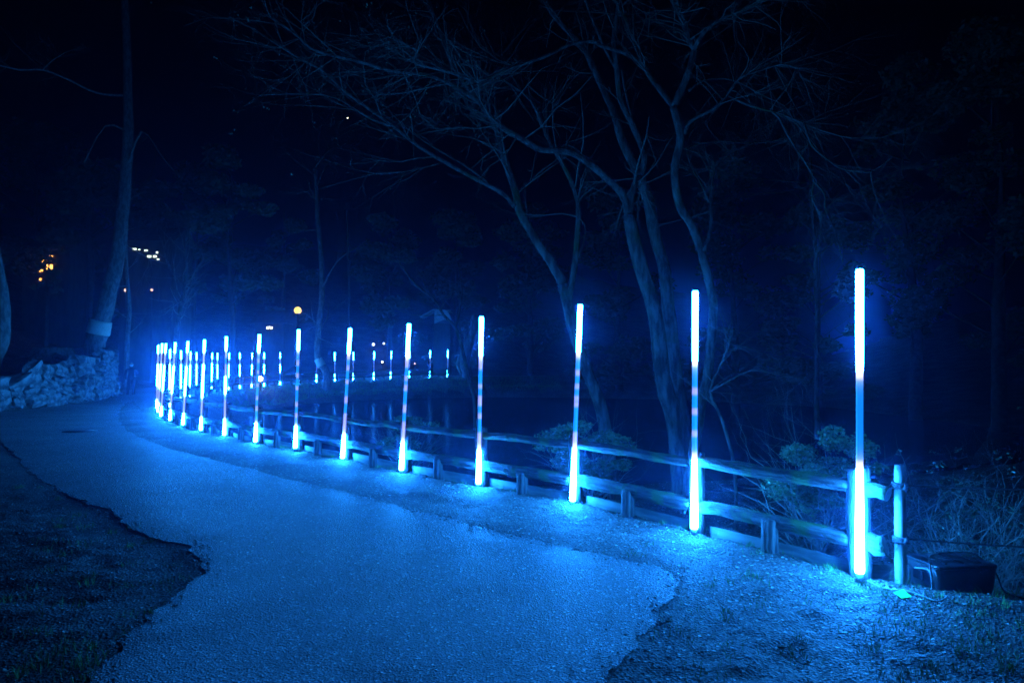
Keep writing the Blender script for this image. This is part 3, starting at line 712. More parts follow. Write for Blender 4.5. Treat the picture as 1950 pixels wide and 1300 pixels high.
px_tree('bare_tree', 10.0, [
 ([(1310,915),(1330,810),(1337,756),(1349,710),(1354,646),(1358,587),(1354,553),(1341,498),(1320,435),(1294,390),(1285,338),(1287,308),(1296,269),(1292,238),(1283,204)], (20,14), .3, -.2),
 ([(1283,204),(1300,165),(1315,127),(1323,96),(1312,77),(1300,38),(1281,0),(1268,-30)], (14,9), -.2, -.5),
 ([(1283,204),(1260,175),(1235,142),(1219,108),(1196,46),(1177,8),(1160,-20)], (11,6), -.2, .6),
 ([(1323,92),(1335,69),(1358,46),(1396,27),(1454,0),(1500,-20)], (9,5), -.4, -1.2),
 ([(1225,119),(1185,100),(1146,88),(1127,79),(1085,85),(1038,108),(981,127),(935,147),(908,154),(885,148),(846,135),(796,123),(788,112),(792,96),(777,88),(740,70)], (8,3), .2, -1.2),
 ([(1304,254),(1315,231),(1358,208),(1385,181),(1408,150),(1446,135),(1488,123),(1519,131)], (7,3), -.1, -1.0),
 ([(1385,181),(1419,198),(1458,210),(1481,215),(1531,235),(1569,250),(1619,262),(1680,262)], (5,2), -.4, -1.4),
 ([(1470,213),(1484,225),(1496,250),(1512,277),(1542,323),(1550,346),(1546,377),(1565,423),(1554,492)], (4.5,2), -.8, -1.0),
 ([(1550,346),(1570,370),(1572,400),(1590,440),(1605,500)], (3,1.6), -1, -1.2),
 ([(1312,173),(1338,154),(1381,150),(1419,162),(1450,181),(1492,200),(1512,227),(1542,242)], (5,3), 0, .8),
 ([(1531,235),(1546,277),(1581,308),(1608,323),(1658,327),(1704,296)], (4,2), -1, -1.3),
 ([(1658,327),(1665,365),(1681,404)], (3,1.6), -1.2, -1.3),
 ([(1308,285),(1327,275),(1377,269),(1435,273),(1492,265)], (4,2), 0, .9),
 ([(1341,477),(1354,435),(1354,385),(1358,338),(1369,308),(1404,288)], (8,3), 0, .5),
 ([(1350,385),(1335,350),(1318,320),(1308,290)], (3.5,2), 0, .5)],
 'slender crooked bare tree with spreading right hand branches behind the second pole', seed=9, twigs=(6, .42), leafy=260)
px_tree('bare_tree', 12.0, [
 ([(1168,925),(1155,830),(1140,760),(1112,690),(1088,610),(1072,540)], (26,20), 0, 0),
 ([(1072,540),(1050,500),(1019,456),(990,403),(983,369),(962,308),(950,262),(935,223),(908,188),(862,123),(838,58),(815,0),(805,-25)], (19,5), 0, .8),
 ([(1082,575),(1091,528),(1098,470),(1100,385),(1077,323),(1046,269),(1011,192),(961,154)], (14,3), 0, -.8),
 ([(980,393),(958,369),(908,342),(846,308),(800,281),(746,238),(692,200),(654,173),(615,135),(558,104),(511,73)], (9,2.5), 0, -1.5),
 ([(940,360),(927,346),(885,315),(827,281),(777,246),(731,200),(692,165),(646,119),(577,62)], (5,2), 0, .8),
 ([(746,240),(708,227),(681,211),(635,185),(577,179),(490,181)], (4,1.6), -.9, -1.4),
 ([(838,311),(808,319),(769,327),(715,331)], (3,1.6), -.6, -.8)],
 'leaning bare tree behind the round bush with long fine limbs reaching left', seed=12, twigs=(4, .6), leafy=60)
px_tree('bare_tree', 17.0, [
 ([(985,600),(960,495),(920,460),(885,427),(846,396),(823,377),(769,338),(731,296),(711,254)], (4,2), 0, -1)],
 'thin drooping sapling left of the leaning tree', cat='sapling', seed=14, twigs=(3, .6)) if False else None
px_tree('bare_tree', 24.0, [
 ([(905,775),(893,720),(880,665),(868,625),(845,600),(826,570),(790,540),(760,500)], (9,3), 0, -.5),
 ([(868,625),(880,560),(872,500)], (4,2), 0, 1)],
 'slim bare tree leaning left over the pond behind the fourth pole', seed=16, twigs=(3, .8))
px_tree('bare_tree', 8.6, [
 ([(1400,905),(1375,800),(1352,745),(1375,690),(1392,640),(1398,625)], (7,4), 0, .4),
 ([(1352,745),(1380,730),(1430,705),(1480,712),(1530,720)], (4,1.6), 0, -.3),
 ([(1375,690),(1410,660),(1460,675),(1510,690)], (3,1.6), 0, .6)],
 'low spindly sapling with flat sideways twigs between the two nearest poles', cat='sapling', seed=19, twigs=(7, .3))
px_tree('bare_tree', 22.0, [
 ([(1555,760),(1556,640),(1553,480),(1545,380),(1543,300)], (10,6), 0, 0),
 ([(1550,350),(1500,345),(1440,340),(1380,335)], (4,2), 0, -1),
 ([(1552,350),(1500,365),(1440,370),(1370,385)], (3,2), 0, 1)],
 'faint straight trunk in the dark left of the nearest pole', seed=21, twigs=(4, 1.0))
# trunks and pines on the left and far bank
def wrap(t, c0, c1, r0, r1):
    mb = MB(); k = 6; mb.tube([c0.lerp(c1, q/k) for q in range(k+1)], [r0+(r1-r0)*q/k for q in range(k+1)], 18, caps=True, bark=.06)
    mb.build('straw_wrap', M['straw'], t)
td = px_tree('pine_tree', 38.0, [
 ([(180,664),(186,640),(196,600),(210,550),(222,500),(231,430),(237,360),(242,300),(244,240),(243,160),(240,60),(236,-30)], (38,12), 0, 0),
 ([(238,330),(270,250),(310,300),(345,340)], (5,2), 0, -2),
 ([(242,250),(200,240),(160,310)], (5,2), 0, -2),
 ([(243,182),(196,179),(165,169),(127,150),(81,133),(38,133),(0,125),(-40,120)], (5,2.4), 0, -6),
 ([(81,133),(100,115),(125,100)], (2.4,1.4), -3.5, -4)],
 'tall leaning pine with a pale straw wrap above the end of the stone wall', m_=M['pinebark'], seed=23, twigs=(2, 1.2))
o_ = Vector(td.location); wrap(td, P(186.5,636,38)-o_, P(192.5,611,38)-o_, .60, .55)
te = px_tree('slim_tree', 49.5, [
 ([(622,712),(610,690),(604,670),(608,620),(613,560),(611,480),(605,420),(603,380),(600,320)], (16,6), 0, 0),
 ([(608,560),(640,500),(680,470)], (4,2), 0, -1)],
 'slim leaning tree with a pale straw wrap on the far bank behind the sixth pole', m_=M['pinebark'], seed=25, twigs=(2, 1.5))
o_ = Vector(te.location); wrap(te, P(613,697,49.5)-o_, P(606,683,49.5)-o_, .33, .29)
px_tree('old_trunk', 27.5, [([(-14,690),(2,650),(4,600),(2,560),(-6,520),(-20,440)], (30,24), 0, 0)], 'thick bark covered trunk cut by the left edge of the photo', m_=M['pinebark'], seed=27, twigs=(0, 1))
px_tree('bare_tree', 46.0, [
 ([(335,700),(337,640),(342,600),(350,560),(350,540)], (12,8), 0, 0),
 ([(350,545),(335,528),(318,500),(312,470),(300,440)], (5,2.5), 0, 0), ([(350,545),(356,510),(352,470),(362,430)], (6,3), 0, -1), ([(352,540),(380,510),(410,490)], (3.5,2), 0, 1)],
 'forked bare tree rising behind the crowded left end of the pole line', m_=M['bark'], seed=29, twigs=(4, 1.4))
px_tree('bare_tree', 43.0, [([(241,700),(243,640),(246,590),(241,520),(238,440),(235,380)], (10,6), 0, 0)], 'narrow upright trunk just right of the wrapped pine', m_=M['pinebark'], seed=31, twigs=(3, 1.2))
px_tree('slim_tree', 60.0, [([(668,700),(665,600),(664,500),(660,400)], (6,4), 0, 0)], 'faint slim trunk on the far bank behind the sixth and fifth poles', m_=M['darkbark'], seed=33, twigs=(2, 1.5))
ts = px_tree('broad_tree', 57.0, [([(890,712),(884,690),(892,660),(898,640),(905,600)], (22,14), 0, 0), ([(880,712),(872,690),(885,665)], (9,7), 0, 0)], 'stout split trunk at the right end of the far pole line', m_=M['bark'], seed=35, twigs=(3, 1.5))

# evergreens: trunk, a few limbs, crown of leaves in uneven clumps
def evergreen(px, d, ytop, wpx, label, nleaf=9000, size=.16, m_='leaf', ybot=None, seed=0, group='dark evergreens around the pond', cat='tree'):
    rnd = random.Random(seed); x = (px-975)/F*d; g = gz1(x, d); top = P(px, ytop, d).z; H = top-g; R = wpx*d/F/2
    t = empty('evergreen_tree', (x, d, g), label=label, cat=cat, group=group)
    mb = MB(); mb.tube([(0,0,-.3),(rnd.uniform(-.2,.2),0,H*.3),(rnd.uniform(-.4,.4),rnd.uniform(-.3,.3),H*.65),(rnd.uniform(-.4,.4),0,H*.93)], [.03*H*.5+.06,.022*H*.5+.05,.06,.03], 8, bark=.15); mb.build('trunk', M['darkbark'], t)
    zb = H*.18 if ybot is None else max(.3, P(px, ybot, d).z-g)
    blobs = []; lb = MB()
    for k in range(rnd.randint(16, 24)):
        u = rnd.random()**.8; z = zb+(H-zb)*u; w_ = R*(1-.75*u**1.6)*rnd.uniform(.45, 1.0); a_ = rnd.uniform(0, 6.28)
        c = Vector((w_*math.cos(a_), w_*math.sin(a_), z)); rr = R*rnd.uniform(.2, .38)
        blobs.append((c, (rr, rr, rr*rnd.uniform(.4, .7)))); lb.tube([(0, 0, max(z-rr*1.4, H*.1)), tuple(c)], [.05, .02], 4, caps=False)
    tag(lb.build('limbs', M['darkbark'], t), kind='stuff')
    leaf_cloud('crown', blobs, nleaf, size, M[m_], t, shell=.3)
    return t
ev = [
 (60,  56, 250, 330, 'dark pine with layered foliage at the left edge above the stone wall', 9000, .22, 'needle', 560),
 (170, 52, 300, 260, 'dim pine behind the wrapped trunk, far left', 8000, .24, 'needle', 560),
 (440, 52, 300, 210, 'rounded evergreen rising above the crowded left poles', 12000, .2, 'leaf', 640),
 (370, 56, 330, 170, 'dim evergreen left of the rounded one', 8000, .22, 'needle', 600),
 (300, 62, 360, 150, 'dim evergreen between the wrapped pine and the forked tree', 7000, .24, 'leaf', 600),
 (540, 66, 380, 130, 'low dark evergreen behind the yellow globe lamp', 6000, .24, 'leaf', 680),
 (740, 66, 420, 190, 'dark evergreen far behind the fifth pole', 7000, .24, 'leaf', 690),
 (870, 68, 400, 170, 'dark evergreen far behind the fourth pole', 7000, .24, 'leaf', 700),
 (1010, 62, 380, 200, 'dark evergreen far behind the leaning bare tree', 7000, .22, 'leaf', 720),
 (1180, 52, 360, 230, 'dark evergreen far behind the third pole', 8000, .2, 'leaf', 740),
 (1400, 44, 320, 280, 'dark evergreen far behind the second pole', 9000, .18, 'leaf', 760),
 (1560, 40, 380, 200, 'dark evergreen far left of the nearest pole', 8000, .17, 'leaf', 780),
 (1740, 30, 130, 300, 'tall dark evergreen beyond the nearest pole, upper right', 14000, .12, 'leaf', 640),
 (1900, 24, 60, 330, 'tallest dark evergreen at the right edge', 16000, .10, 'leaf', 700),
]
for k, (px, d, yt, wp, lab, n_, s_, m_, yb) in enumerate(ev): evergreen(px, d, yt, wp, lab, n_, s_, m_, yb, seed=40+k)

evergreen(88, 46, 470, 60, 'thin leafy sapling half covering the orange windows', 700, .12, 'leaf', 560, seed=88)
# shrubs by the fence
def shrub(px, py, d, rx, rz, label, n, size, seed, twig_n=30, m_='leaf', dense=.2):
    rnd = random.Random(seed); c = P(px, py, d); g = gz1(c.x, c.y); t = empty('shrub', (c.x, c.y, g), label=label, cat='shrub', group='shrubs beyond the log fence')
    H = c.z-g+rz; blobs = []; mb = MB(); tips = []
    for k in range(13):
        a_ = rnd.uniform(0, 6.28); q = rnd.random()**.5; z = (c.z-g)+rz*rnd.uniform(-.9, .75); sc_ = math.sqrt(max(.1, 1-((z-(c.z-g))/rz)**2))
        blobs.append((Vector((rx*q*.75*sc_*math.cos(a_), rx*q*.6*sc_*math.sin(a_), z)), (rx*rnd.uniform(.16,.42), rx*rnd.uniform(.2,.4), rz*rnd.uniform(.12,.36))))
    for k in range(twig_n):
        a_ = rnd.uniform(0, 6.28); d_ = Vector((math.cos(a_)*rnd.uniform(.2, 1.1), math.sin(a_)*rnd.uniform(.2, 1), 1.1))
        grow(mb, Vector((rnd.uniform(-.05, .05), rnd.uniform(-.05, .05), -.05)), d_, H*rnd.uniform(.6, 1.1), .008, 2, rnd, .6, 5, 4, .05, tips)
    mb.build('stems', M['twig'], t)
    if n: leaf_cloud('foliage', blobs, n, size, M['shrubleaf'], t, shell=dense)
    return t
shrub(1125, 862, 9.0, .78, .50, 'rounded evergreen shrub behind the fence to the right of the third pole', 6000, .027, 61, 26)
shrub(1560, 890, 5.9, .52, .36, 'ragged leafy shrub behind the fence left of the nearest pole', 6000, .018, 62, 26)
shrub(775, 835, 11.6, .62, .38, 'faint low shrub behind the fence at the fifth pole', 3600, .026, 63)
shrub(945, 1040, 9.6, .3, .2, 'small low shrub beneath the fence rails between third and fourth poles', 900, .02, 64, 12) if False else None
# leafless thicket right of the stake
for k, (px, py, d, sp, lab, nb_) in enumerate([(1800, 1050, 5.7, .5, 'tangled leafless thicket behind the black box', 46), (1925, 1060, 5.5, .5, 'tangled leafless thicket at the right edge behind the ropes', 42), (1850, 1040, 6.6, .7, 'taller bramble thicket behind the other thickets at the right', 40)]):
    rnd = random.Random(70+k); c = P(px, py, d); g = gz1(c.x, c.y); t = empty('bramble_thicket', (c.x, c.y, g), label=lab, cat='shrub', group='leafless thickets behind the ropes')
    mb = MB(); tips = []
    for q in range(nb_):
        s0 = Vector((rnd.gauss(0, sp*.4), rnd.gauss(0, .25), -.05)); a_ = rnd.uniform(0, 6.28)
        grow(mb, s0, Vector((math.cos(a_)*.6, math.sin(a_)*.5, 1)), rnd.uniform(.6, 1.0), .0075, 2, rnd, .8, 6, 4, .06, tips, .5)
    mb.build('stems', M['paletwig'], t)
    lv = [(q, (.035, .035, .03)) for q in tips if rnd.random() < .4]
    leaf_cloud('leaves', lv, 1300, .012, M['leaf'], t, shell=.1)
# a lit sprig hanging in the dark
sp_ = P(1185, 575, 10.5)

# ------------------------------------------------------------------ grass, pebbles, litter (uncountable)
def scatter_region(n, test, x0, x1, y0, y1):
    X = rng.uniform(x0, x1, n*4); Y = rng.uniform(y0, y1, n*4); k = test(X, Y); return X[k][:n], Y[k][:n]
verge = lambda X, Y: (~in_poly(X, Y, PATH)) & (~in_poly(X, Y, FP)) & (np.abs(X) < Y*.80+.3) & (rng.random(X.shape) < np.clip(6/(Y*Y)*3, .02, 1))
# pebbles: flattened octahedra
def pebbles(name, X, Y, smin, smax, m_, lab, flat=.5, zoff=0.0):
    n = len(X); Z = gz(X, Y)+zoff; s = smin+(smax-smin)*rng.random(n)**3
    an = rng.uniform(0, 6.28, n); e = rng.uniform(.6, 1.3, (n, 6))
    base = np.array([(1,0,0),(0,1,0),(-1,0,0),(0,-1,0),(0,0,1),(0,0,-1)], float)
    V = base[None]*e[:, :, None]*s[:, None, None]; V[:, :, 2] *= flat
    ca, sa = np.cos(an)[:, None], np.sin(an)[:, None]; x = V[:, :, 0]*ca-V[:, :, 1]*sa; y = V[:, :, 0]*sa+V[:, :, 1]*ca
    V = np.stack([x+X[:, None], y+Y[:, None], V[:, :, 2]+Z[:, None]+s[:, None]*.15], 2).reshape(-1, 3)
    fb = np.array([(0,1,4),(1,2,4),(2,3,4),(3,0,4),(1,0,5),(2,1,5),(3,2,5),(0,3,5)]); Fq = (fb[None]+(np.arange(n)*6)[:, None, None]).reshape(-1, 3)
    return tag(link(name, fast_mesh(name, V, Fq, m_, False)), lab, kind='stuff')
X, Y = scatter_region(42000, verge, -9, 4.6, 2.0, 14)
pebbles('gravel', X, Y, .002, .010, mat('gravel_stone', (.33,.32,.30), (.16,.15,.14), .7, 20, 3), 'small gravel and crumbs of earth on the verge')
X, Y = scatter_region(16000, lambda X, Y: in_poly(X, Y, PATH) & (np.abs(X) < Y*.80+.3) & (rng.random(X.shape) < np.clip(14/(Y*Y), .02, 1)), -8, 3.2, 2.0, 13)
pebbles('grit', X, Y, .0015, .006, mat('grit_stone', (.6,.6,.58), (.2,.2,.2), .4, 20, 3), 'fine loose grit on the asphalt, coloured pale to imitate sparkle', zoff=.075)  # bright grit colour stands in for glints on the asphalt grain
def edgeband(X, Y):
    d_ = dist_line(X, Y, PATHR[::3], True); return (d_ < .28) & (rng.random(X.shape) < np.exp(-d_/.08)) & (Y < 12)
X, Y = scatter_region(16000, lambda X, Y: edgeband(X, Y), -8, 2.2, 2.0, 9)
_z = gz(X, Y); _in = in_poly(X, Y, PATH)
pebbles('crumbs', X, Y, .003, .017, mat('crumb_stone', (.22,.22,.21), (.07,.07,.07), .6, 20, 3), 'crumbled asphalt along the edge of the path', zoff=np.where(_in, np.maximum(.004-_z, 0), 0))
def flakes(name, X, Y, s0, s1, m_, lab):
    n = len(X); Z = gz(X, Y)+.006; s = rng.uniform(s0, s1, n); an = rng.uniform(0, 6.28, n); tl = rng.uniform(-.5, .5, (n, 2)); as_ = rng.uniform(.25, .6, n)
    base = np.array([(1,0),(0,1),(-1,0),(0,-1)], float)[None]*np.stack([s, s*as_], 1)[:, None, :]
    x = base[:, :, 0]*np.cos(an)[:, None]-base[:, :, 1]*np.sin(an)[:, None]; y = base[:, :, 0]*np.sin(an)[:, None]+base[:, :, 1]*np.cos(an)[:, None]
    z = x*tl[:, :1]+y*tl[:, 1:]+.3*s[:, None]
    V = np.stack([x+X[:, None], y+Y[:, None], z+Z[:, None]], 2).reshape(-1, 3); i4 = np.arange(n)*4
    return tag(link(name, fast_mesh(name, V, np.stack([i4, i4+1, i4+2, i4+3], 1), m_, False)), lab, kind='stuff')
X, Y = scatter_region(7000, verge, -9, 4.6, 2.0, 14)
flakes('leaf_litter', X, Y, .005, .02, M['palel'], 'scattered dead leaf scraps and straw on the verge')
fl = lambda X, Y: in_poly(X, Y, PATH)
# grass blades
def blades(name, X, Y, h0, h1, m_, lab, wd=.0018):
    n = len(X); Z = gz(X, Y)-.004; h = rng.uniform(h0, h1, n); an = rng.uniform(0, 6.28, n); ln = rng.uniform(.1, .8, n); a2 = rng.uniform(0, 6.28, n)
    c = np.stack([X, Y, Z], 1); w_ = np.stack([np.cos(an), np.sin(an), 0*an], 1)*wd; l_ = np.stack([np.cos(a2)*ln, np.sin(a2)*ln, 1+0*ln], 1)*h[:, None]; l2 = l_*.55; l2[:, :2] *= .6
    V = np.stack([c-w_, c+w_, c+l2+w_*.8, c+l2-w_*.8, c+l_], 1).reshape(-1, 3); i5 = np.arange(n)*5
    Fq = np.concatenate([np.stack([i5, i5+1, i5+2], 1), np.stack([i5, i5+2, i5+3], 1), np.stack([i5+3, i5+2, i5+4], 1)])
    return tag(link(name, fast_mesh(name, V, Fq, m_, False)), lab, kind='stuff')
tuft = []
for k in range(240):
    if k < 70: p = G(random.uniform(1660, 1990), random.uniform(1110, 1300), 0)
    elif k < 110: p = G(random.uniform(1200, 1700), random.uniform(1030, 1300), 0)
    elif k < 160: i_ = random.randint(0, 6); p = posts[i_].lerp(posts[i_+1], random.random()) + Vector((random.uniform(-.1, .1), random.uniform(-.1, .1), 0))
    else: p = G(random.uniform(0, 330), random.uniform(900, 1300), 0)
    tuft.append((p.x, p.y, random.uniform(.02, .07)))
TX = []; TY = []
for x, y, s in tuft:
    q = random.randint(8, 34); TX += list(rng.normal(x, s, q)); TY += list(rng.normal(y, s, q))
TX = np.array(TX); TY = np.array(TY); k = ~in_poly(TX, TY, PATH)
blades('grass', TX[k], TY[k], .015, .065, M['grass'], 'sparse tufts of grass on the verge and along the fence')
X, Y = scatter_region(9000, lambda X, Y: in_poly(X, Y, FP) & ~in_poly(X, Y, WP) & (dist_line(X, Y, FP[:-3]) < 2.5) & (dist_line(X, Y, FP[:-3]) > .15), -10, 5.5, 4.0, 18)
blades('bank_grass', X, Y, .03, .10, M['grass'], 'thin rough grass on the bank below the fence', .0025)
X, Y = scatter_region(14000, lambda X, Y: in_poly(X, Y, FP) & ~in_poly(X, Y, WP) & (dist_line(X, Y, FP[:-3]) < 5) & (dist_line(X, Y, FP[:-3]) > .3), -17, 4, 36, 60)
blades('far_bank_grass', X, Y, .08, .22, M['grass'], 'rough grass on the far bank of the pond', .012)

# a few single fallen leaves on the earth at the lower right
for k, (x, y, s, lab) in enumerate([(1274, 1184, .024, 'pale fallen leaf by the crumbled corner of the asphalt'), (1489, 1229, .026, 'pale oval fallen leaf in the lower middle of the bare earth'), (1726, 1276, .024, 'pale fallen leaf near the lower right corner'), (1312, 1213, .017, 'small fallen leaf right of the crumbled asphalt edge')]):
    p = G(x, y, 0); mb = MB(); N = 12; vs = [(0, 0, .006)]
    for j in range(N):
        a_ = 2*math.pi*j/N; r_ = s*(1+.12*math.cos(a_*5)); vs.append((r_*math.cos(a_), r_*.55*math.sin(a_), .004*math.cos(2*a_)))
    vs2 = [(x_, y_, z_-.0015) for x_, y_, z_ in vs]; n1 = len(vs)
    mb.add(vs+vs2, [(0, j+1, (j+1) % N+1) for j in range(N)]+[(n1, n1+(j+1) % N+1, n1+j+1) for j in range(N)]+[(j+1, n1+j+1, n1+(j+1) % N+1, (j+1) % N+1) for j in range(N)])
    o = mb.build('fallen_leaf', M['palel'], loc=(p.x, p.y, gz1(p.x, p.y)+.012)); o.rotation_euler = (random.uniform(-.2, .2), .1, random.uniform(0, 3)); tag(o, lab, 'leaf', 'fallen leaves on the bare earth')

# ------------------------------------------------------------------ far lamps, houses, hut
def sphere(mb, c, r, n=12, m_=8, sz=1.0):
    vs = []; 
    for i in range(1, m_):
        for k in range(n):
            a_ = math.pi*i/m_; b_ = 2*math.pi*k/n; vs.append((c[0]+r*math.sin(a_)*math.cos(b_), c[1]+r*math.sin(a_)*math.sin(b_), c[2]+r*sz*math.cos(a_)))
    vs += [(c[0], c[1], c[2]+r*sz), (c[0], c[1], c[2]-r*sz)]; N = len(vs)
    fs = [(i*n+k, (i+1)*n+k, (i+1)*n+(k+1) % n, i*n+(k+1) % n) for i in range(m_-2) for k in range(n)]
    fs += [(N-2, k, (k+1) % n) for k in range(n)] + [(N-1, (m_-2)*n+(k+1) % n, (m_-2)*n+k) for k in range(n)]
    mb.add(vs, fs); return mb
def lamp(x, y, d, r, m_, name, lab, cat, group=None, kinds=('lamp_post', 'globe')):
    c = P(x, y, d); g = gz1(c.x, c.y); t = empty(name, (c.x, c.y, g), label=lab, cat=cat, group=group); H = c.z-g
    mb = MB(); mb.tube([(0,0,-.2),(0,0,H-r*.9)], [max(.05, r*.22), max(.03, r*.14)], 8); mb.build(kinds[0], M['iron'], t)
    mb = sphere(MB(), (0,0,H), r); mb.build(kinds[1], m_, t)
    if r > .2:
        mb = MB(); mb.tube([(0,0,H-r*1.15),(0,0,H-r*.8)], [r*.35, r*.6], 10); mb.build('collar', M['iron'], t)
        mb = MB(); mb.tube([(0,0,H+r*.8),(0,0,H+r*1.1)], [r*.5, r*.12], 10); mb.build('finial', M['iron'], t)
    return t
lamp(567, 591, 51.5, .27, M['warm'], 'globe_lamp', 'yellow glowing globe lamp on a tall post above the far bank', 'street lamp')
lamp(495.5, 721, 43.2, .15, emit('warm_lantern', (1.0, .72, .2), 26.0), 'garden_lantern', 'small warm yellow lantern low on the far bank between the blue poles', 'lantern')
GD = 'small distant lamps'
for x, y, d, r, m_, lab in [
 (711,655.5,70,.13,'dot','brighter whitish distant lamp right of the sixth pole'), (731,654,70,.09,'dot','upper distant lamp just left of the fifth pole'), (728,689,66,.10,'dot','low whitish distant lamp above the far fence near the fifth pole'),
 (790,692,66,.08,'peach','pinkish distant lamp just right of the fifth pole'), (693,670,70,.06,'dot','faint distant lamp close to the sixth pole'), (545,662,72,.10,'dot','bluish white distant lamp left of the seventh pole'),
 (239.5,552.5,46,.11,'peach','orange distant lamp right of the wrapped pine'), (289,552,46,.08,'peach','pink distant lamp farther right of the wrapped pine')]:
    lamp(x, y, d, r, M[m_], 'distant_lamp', lab, 'lamp', GD)
def house(x, y, d, w_, h_, lab, wins, wm):
    c = P(x, y, d); g = gz1(c.x, c.y); t = empty('hillside_house', (c.x, c.y, g), label=lab, cat='house'); H = c.z-g
    mb = MB(); mb.box((0, 1.6, (H+h_)/2-.5), (w_, 3, H+h_+1)); mb.build('wall', M['hut'], t, smooth=False)
    z = H+h_; mb = MB(); v = [(-w_/2-.3,-.2,z),(w_/2+.3,-.2,z),(w_/2+.3,3.4,z),(-w_/2-.3,3.4,z),(-w_/2-.3,1.6,z+1.2),(w_/2+.3,1.6,z+1.2)]
    mb.add(v, [(0,1,5,4),(2,3,4,5),(0,4,3),(1,2,5),(3,2,1,0)]); mb.build('roof', M['darkbark'], t, smooth=False)
    for (wx, wy, ww, wh) in wins:
        q = P(wx, wy, d); mb = MB(); mb.box((q.x-c.x, .07, q.z-g), (ww*d/F, .05, wh*d/F)); wn = mb.build('window', wm, t, smooth=False)
        mb = MB(); mb.box((q.x-c.x, .03, q.z-g+wh*d/F/2+.04), (ww*d/F+.12, .1, .05)); mb.build('lintel', M['hut'], wn, smooth=False)
house(86, 505, 50, 3.4, 1.2, 'dark house high on the left slope with warm orange windows', [(95,491,9,9),(79,497,9,4),(93,508,11,9),(76,515,8,4),(76,532,4,4)], M['orange'])
house(277, 486, 47, 3.6, 1.0, 'dark house on the slope with small greenish white windows', [(255,474,7,3),(264,475,3,2),(277,476.5,6,2.5),(283,488,7,3.5),(294,488,6,3.5),(298,480.5,3,3),(300,493.5,4,2)], M['whitewin'])
house(512, 626, 60, 2.6, .5, 'small dark house beyond the far bank with one row of lit panes', [(509,624,3.5,4),(512,622.5,3.5,4),(516,624,4,4)], M['dot'])
stc = P(662, 225, 900); tag(sphere(MB(), (0,0,0), .75).build('star', emit('star_light', (1, 1, .7), 8.0), loc=stc), 'single tiny star shining in the black sky at upper left of centre', 'star')
# hut with a pale roof on the far bank
hc = P(838, 603, 63); g = gz1(hc.x, hc.y); hut = empty('garden_hut', (hc.x, hc.y, g), label='small garden hut with a pale gable roof beyond the far bank', cat='hut'); z = hc.z-g
mb = MB(); mb.box((.15, 1.0, (z-.6)/2), (1.5, 2.0, z-.6)); mb.build('wall', M['hut'], hut, smooth=False)
def slab(mb, q, th=.07):
    q = [Vector(v) for v in q]; n = (q[1]-q[0]).cross(q[3]-q[0]).normalized()*th; mb.add(q+[v+n for v in q], [(3,2,1,0),(4,5,6,7),(0,1,5,4),(1,2,6,5),(2,3,7,6),(3,0,4,7)])
mb = MB(); slab(mb, [(-1.85,-.2,z-.05),(-.55,-.3,z+.62),(-.55,2.2,z+.62),(-1.85,2.2,z-.05)]); mb.build('roof_slope', M['roof'], hut, smooth=False)
mb = MB(); slab(mb, [(-.55,-.3,z+.62),(1.0,-.3,z+.5),(1.0,2.2,z+.5),(-.55,2.2,z+.62)]); mb.build('roof_slope', M['roof'], hut, smooth=False)
mb = MB(); slab(mb, [(-.5,-.25,z-.68),(.2,-.25,z-.36),(1.1,-.25,z-.3),(.75,-.25,z+.5)][::1], .05); mb.add([(-.5,-.26,z-.68),(.75,-.26,z+.5),(-.5,-.26,z+.56)], [(0,1,2)]); mb.build('gable_board', M['roof'], hut, smooth=False)

# ------------------------------------------------------------------ person
pf = G(249, 754.5, 0); per = empty('person', pf, math.radians(38), label='person in dark coat, trousers and white mask standing on the path by the wall', cat='person')
def skin_body(name, joints, edges_, m_, parent, lv=1):
    me = bpy.data.meshes.new(name); me.from_pydata([j[0] for j in joints], edges_, []); o = link(name, me, parent)
    sk_ = o.modifiers.new('s', 'SKIN'); sk_.use_smooth_shade = True
    for k, j in enumerate(joints): me.skin_vertices[0].data[k].radius = (j[1], j[2] if len(j) > 2 else j[1])
    me.skin_vertices[0].data[0].use_root = True
    o.modifiers.new('b', 'SUBSURF').levels = lv; o.modifiers['b'].render_levels = lv
    dg = bpy.context.evaluated_depsgraph_get(); dg.update(); me2 = bpy.data.meshes.new_from_object(o.evaluated_get(dg)); o.modifiers.clear(); o.data = me2; me2.materials.clear(); me2.materials.append(m_); return o
sc_ = 1.0
J = [((0,0,.98),.15,.11), ((0,0,1.15),.155,.11), ((0,0,1.35),.17,.115), ((0,0,1.48),.10,.08), ((0,0,1.56),.055,.055),
 ((.20,0,1.43),.065), ((.31,-.02,1.16),.052), ((.17,-.22,1.08),.042),
 ((-.20,0,1.43),.065), ((-.27,.02,1.14),.052), ((-.25,-.05,.90),.042),
 ((.10,0,.90),.095), ((.12,-.01,.50),.065), ((.13,.02,.10),.052), ((-.10,0,.90),.095), ((-.13,-.01,.50),.065), ((-.16,.02,.10),.052)]
E = [(0,1),(1,2),(2,3),(3,4),(2,5),(5,6),(6,7),(2,8),(8,9),(9,10),(0,11),(11,12),(12,13),(0,14),(14,15),(15,16)]
body = skin_body('body', J, E, M['coat'], per, 2)
mb = MB(); sphere(mb, (0,-.01,1.665), .092, 14, 10, 1.28); head = mb.build('head', M['skin'], per)
mb = MB(); mb.tube([(0,-.098,1.675),(0,-.122,1.65)], [.009,.016], 6); mb.build('nose', M['skin'], head)
for s_ in (-1, 1):
    mb = MB(); sphere(mb, (s_*.032,-.091,1.69), .012, 6, 4); mb.build('eye', M['hair'], head)
    mb = MB(); sphere(mb, (s_*.094,0,1.665), .022, 6, 5, 1.5); mb.build('ear', M['skin'], head)
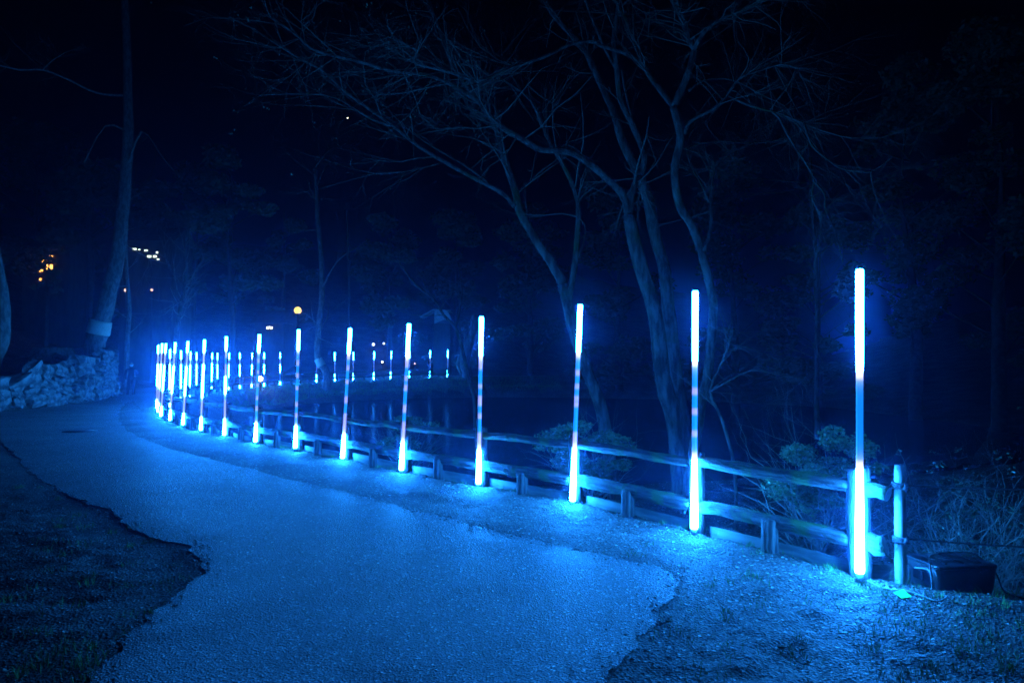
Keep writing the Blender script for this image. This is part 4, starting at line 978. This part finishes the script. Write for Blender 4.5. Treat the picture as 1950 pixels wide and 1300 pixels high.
mb = MB(); sphere(mb, (0,-.035,1.635), .083, 12, 8, .75); mb.build('face_mask', M['white'], head)
mb = MB(); sphere(mb, (0,.02,1.695), .103, 14, 9, 1.0); mb.build('hair', M['hair'], head)
for s_, (hx, hy, hz) in ((1, (.14,-.27,1.07)), (-1, (-.245,-.07,.84))):
    d_ = Vector((-.35,-.6,-.05)).normalized() if s_ == 1 else Vector((0,-.15,-1)).normalized(); side = d_.cross(Vector((1, 0, 0) if s_ == -1 else (0, 0, 1))).normalized()
    b0 = Vector((hx, hy, hz)); mb = MB(); mb.tube([b0-d_*.04, b0, b0+d_*.05], [.026,.036,.036], 8)
    for f_, L in ((-.027,.06),(-.009,.07),(.009,.066),(.027,.05)):
        q = b0+d_*.04+side*f_; mb.tube([q, q+d_*L*.5, q+d_*L*.8+Vector((0,.012,0))], [.009,.0085,.006], 6)
    q = b0+side*-.03; mb.tube([q, q+side*-.03+d_*.025, q+side*-.035+d_*.055], [.012,.010,.007], 6); mb.build('hand', M['skin'], per)
for s_ in (-1, 1):
    mb = MB(); mb.tube([(s_*.145,.08,.045),(s_*.145,.02,.055),(s_*.15,-.10,.04),(s_*.155,-.16,.03)], [.04,.05,.042,.025], 10); mb.build('shoe', M['white'], per)
    mb = MB(); mb.tube([(s_*.10,0,.92),(s_*.122,-.01,.5),(s_*(.13 if s_ > 0 else .155),.02,.09)], [.105,.078,.07], 10); mb.build('trouser_leg', M['trouser'], per)

# ------------------------------------------------------------------ haze
mh = bpy.data.materials.new('night_haze'); mh.use_nodes = True; t = mh.node_tree; t.nodes.clear()
pv = t.nodes.new('ShaderNodeVolumePrincipled'); pv.inputs['Density'].default_value = HAZE_DENSITY; pv.inputs['Color'].default_value = (.35, .45, .95, 1); pv.inputs['Anisotropy'].default_value = .93
ou = t.nodes.new('ShaderNodeOutputMaterial'); t.links.new(pv.outputs[0], ou.inputs['Volume'])
mb = MB(); mb.box((0, 200, 15), (840, 1040, 80)); hz_ = mb.build('haze', mh, smooth=False); tag(hz_, 'thin night haze over the pond and path', kind='stuff')
